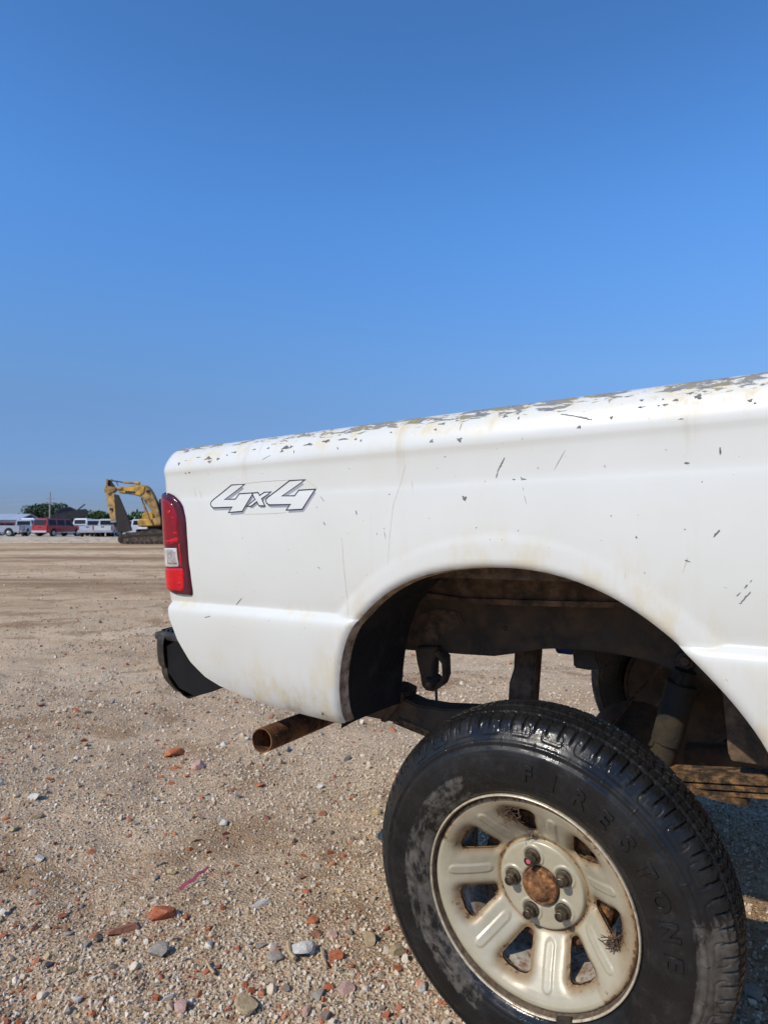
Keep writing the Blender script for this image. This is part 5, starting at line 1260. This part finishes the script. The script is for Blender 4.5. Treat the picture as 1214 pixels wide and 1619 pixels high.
tree(217, 158, 2.6, 5.6, .6, L_C, 'narrow dark conifer in the crook of the excavator', 10, True, 700, .26)
tree(229, 156, 5, 4.8, .6, L_B, 'green tree behind the excavator engine cover', 11, n=800)
tree(-28, 170, 7, 6, 1, L_A, 'bluish tree beyond the left edge above the shed', 13, n=800)
for k, px in enumerate((262, 290, 322, 350)): tree(px, 165 + 4 * k, 6.5, 4.6 + .4 * (k % 2), .6, L_B, 'green tree on the skyline behind the truck bed', 20 + k, n=600)

# ---- excavator, outlines taken at its own distance and given depth
ED = 51.0
exc = tag(empty('excavator', at(215, ED)), 'yellow tracked excavator with raised boom and square arm shaded on the right', 'excavator')
EO = exc.location.copy()
Z3 = lambda a, b: (130 + a * .12356, 740 + b * .12356)
def epiece(name, pts, d0, d1, m, parent=None, bev=.03):
    q = [far(*Z3(a, b), ED + d0) - EO for a, b in pts]; bm = bmesh.new()
    add_prism(bm, [(p.x, p.z) for p in q], d0, d1, lambda p, t: (p[0], t + (q[0].y - d0), p[1])); bmesh.ops.recalc_face_normals(bm, faces=bm.faces[:])
    if bev: bmesh.ops.bevel(bm, geom=[e for e in bm.edges if e.calc_face_angle(0) > .6], offset=bev, segments=1, affect='EDGES')
    return sharp(bm_out(name, bm, m, parent or exc), 40)
epiece('boom', [(470, 320), (460, 280), (500, 245), (620, 230), (760, 210), (820, 225), (860, 265), (910, 350), (950, 440), (985, 560), (1010, 680), (960, 690), (915, 590), (860, 510), (800, 430), (755, 370), (690, 350), (560, 330)], .1, .75, X_YBR)
epiece('boom_plate', [(480, 310), (480, 285), (520, 255), (640, 240), (760, 222), (800, 240), (790, 310), (740, 355), (650, 335), (560, 320)], .03, .10, X_YEL)
epiece('boom_lettering_plate', [(550, 290), (680, 300), (678, 322), (556, 316)], .0, .035, X_DARK, bev=0)
def hexa(name, top, bot, m):
    'four-sided tapering arm: near corner edge and the two faces beside it'
    rows_ = []
    for L, dd in ((top, 0), (bot, 0)):
        (a, b, c) = L; A_, B_, C_ = far(*Z3(*a), ED + .45) - EO, far(*Z3(*b), ED - .05) - EO, far(*Z3(*c), ED + .75) - EO
        rows_.append([A_, B_, C_, A_ + (C_ - B_)])
    V_ = rows_[0] + rows_[1]; F_ = [(0, 1, 2, 3), (7, 6, 5, 4)] + [(k, (k + 1) % 4 + 0, (k + 1) % 4 + 4, k + 4) for k in range(4)]
    bm = bmesh.new(); vs2 = [bm.verts.new(v) for v in V_]; [bm.faces.new([vs2[i] for i in f]) for f in F_]; bmesh.ops.recalc_face_normals(bm, faces=bm.faces[:]); return bm_out(name, bm, m, exc)
hexa('arm', [(303, 325), (410, 330), (470, 345)], [(365, 668), (432, 668), (600, 655)], X_YBR)
hexa('arm_foot', [(372, 668), (434, 668), (602, 655)], [(440, 800), (470, 825), (648, 800)], X_DARK)
epiece('arm_shaded_side', [(412, 335), (468, 345), (598, 650), (640, 795), (560, 815), (470, 820), (432, 670)], -.12, .0, X_DARK)  # dark plate puts the shade of the arm's right face into colour
epiece('arm_patch', [(350, 510), (392, 512), (392, 545), (355, 545)], -.02, .1, X_DARK, bev=0); epiece('arm_lip', [(362, 672), (436, 672), (440, 692), (370, 698)], -.16, .1, V_GREY, bev=0)
epiece('linkage', [(280, 250), (300, 225), (345, 235), (420, 240), (440, 260), (400, 310), (330, 325), (285, 310)], -.05, .5, X_YBR)
epiece('linkage_ear', [(300, 140), (330, 140), (332, 180), (320, 235), (300, 240), (308, 185)], -.05, .05, X_YBR); epiece('linkage_ear', [(350, 138), (382, 138), (380, 185), (360, 240), (335, 238), (355, 185)], .3, .45, X_YBR); epiece('linkage_bar', [(330, 150), (355, 150), (420, 240), (330, 240)], .1, .3, X_DARK)
epiece('arm_joint', [(440, 245), (500, 240), (515, 262), (480, 275), (445, 268)], -.1, .2, X_YEL)
def etube(name, a, b, rad, m, d=.3): tube(name, [far(*Z3(*a), ED + d) - EO, far(*Z3(*b), ED + d) - EO], rad, m, exc, 10)
etube('arm_cylinder', (530, 185), (720, 195), .085, X_YBR); etube('arm_cylinder_rod', (385, 160), (535, 185), .045, X_DARK); etube('cylinder_mount', (690, 190), (740, 200), .13, X_YEL)
etube('boom_cylinder', (785, 455), (880, 700), .095, X_YBR, -.1); etube('boom_cylinder_rod', (760, 380), (790, 460), .05, X_DARK, -.1); etube('hose', (440, 170), (465, 230), .03, X_DARK); etube('boom_pin', (838, 285), (842, 310), .13, X_DARK, .05)
epiece('engine_cover', [(765, 600), (790, 565), (900, 560), (915, 585), (920, 640), (905, 700), (760, 655)], .9, 2.0, X_YEL, bev=.08)
epiece('counterweight', [(705, 690), (715, 655), (760, 648), (880, 660), (980, 660), (1010, 690), (1010, 745), (740, 750), (712, 745)], .4, 2.2, X_YEL, bev=.08)
epiece('front_bracket', [(880, 660), (980, 620), (1005, 640), (1005, 735), (900, 735)], .0, .4, X_YBR); epiece('cab', [(985, 395), (1150, 380), (1200, 480), (1200, 740), (985, 740)], .3, 1.6, V_GLASS); epiece('cab_roof', [(980, 385), (1155, 368), (1160, 392), (982, 400)], .25, 1.7, X_YEL)
epiece('slew_ring', [(760, 748), (1180, 748), (1180, 790), (760, 790)], .6, 1.8, X_DARK); epiece('pale_beam', [(715, 762), (835, 755), (838, 780), (720, 785)], .2, .35, V_WHITE)
epiece('car_body', [(690, 785), (1250, 770), (1250, 830), (690, 830)], .5, 1.9, X_DARK)
def track(d0, d1):
    pts = [(455, 910), (462, 880), (485, 858), (530, 845), (700, 815), (900, 800), (1250, 790), (1300, 830), (1310, 930), (1280, 970), (1030, 975), (800, 978), (560, 978), (485, 962), (462, 940)]
    t = epiece('track', pts, d0, d1, X_TRK, bev=.02)
    epiece('track_recess', [(530, 878), (640, 855), (1010, 835), (1250, 830), (1250, 862), (1010, 868), (640, 880), (530, 900)], d0 - .02, d0 + .03, X_DARK, t, bev=0)
    epiece('idler_recess', [(468, 905), (485, 875), (510, 872), (520, 890), (515, 940), (490, 950), (470, 935)], d0 - .03, d0 + .03, X_DARK, t, bev=0)
    for k in range(9): epiece('roller', [(560 + k * 62, 938), (592 + k * 62, 938), (592 + k * 62, 968), (560 + k * 62, 968)], d0 - .04, d0 + .03, X_DARK, t, bev=0)
    for k in range(24):
        x = 470 + k * 34; y = 858 - min(1, (x - 470) / 430) * 56 if x < 900 else 802 - (x - 900) * .03
        epiece('track_shoe', [(x, y - 8), (x + 26, y - 9), (x + 26, y + 3), (x, y + 4)], d0 - .02, d1 + .02, X_TRK, t, bev=0)
    return t
track(-.35, .25); track(2.0, 2.6)
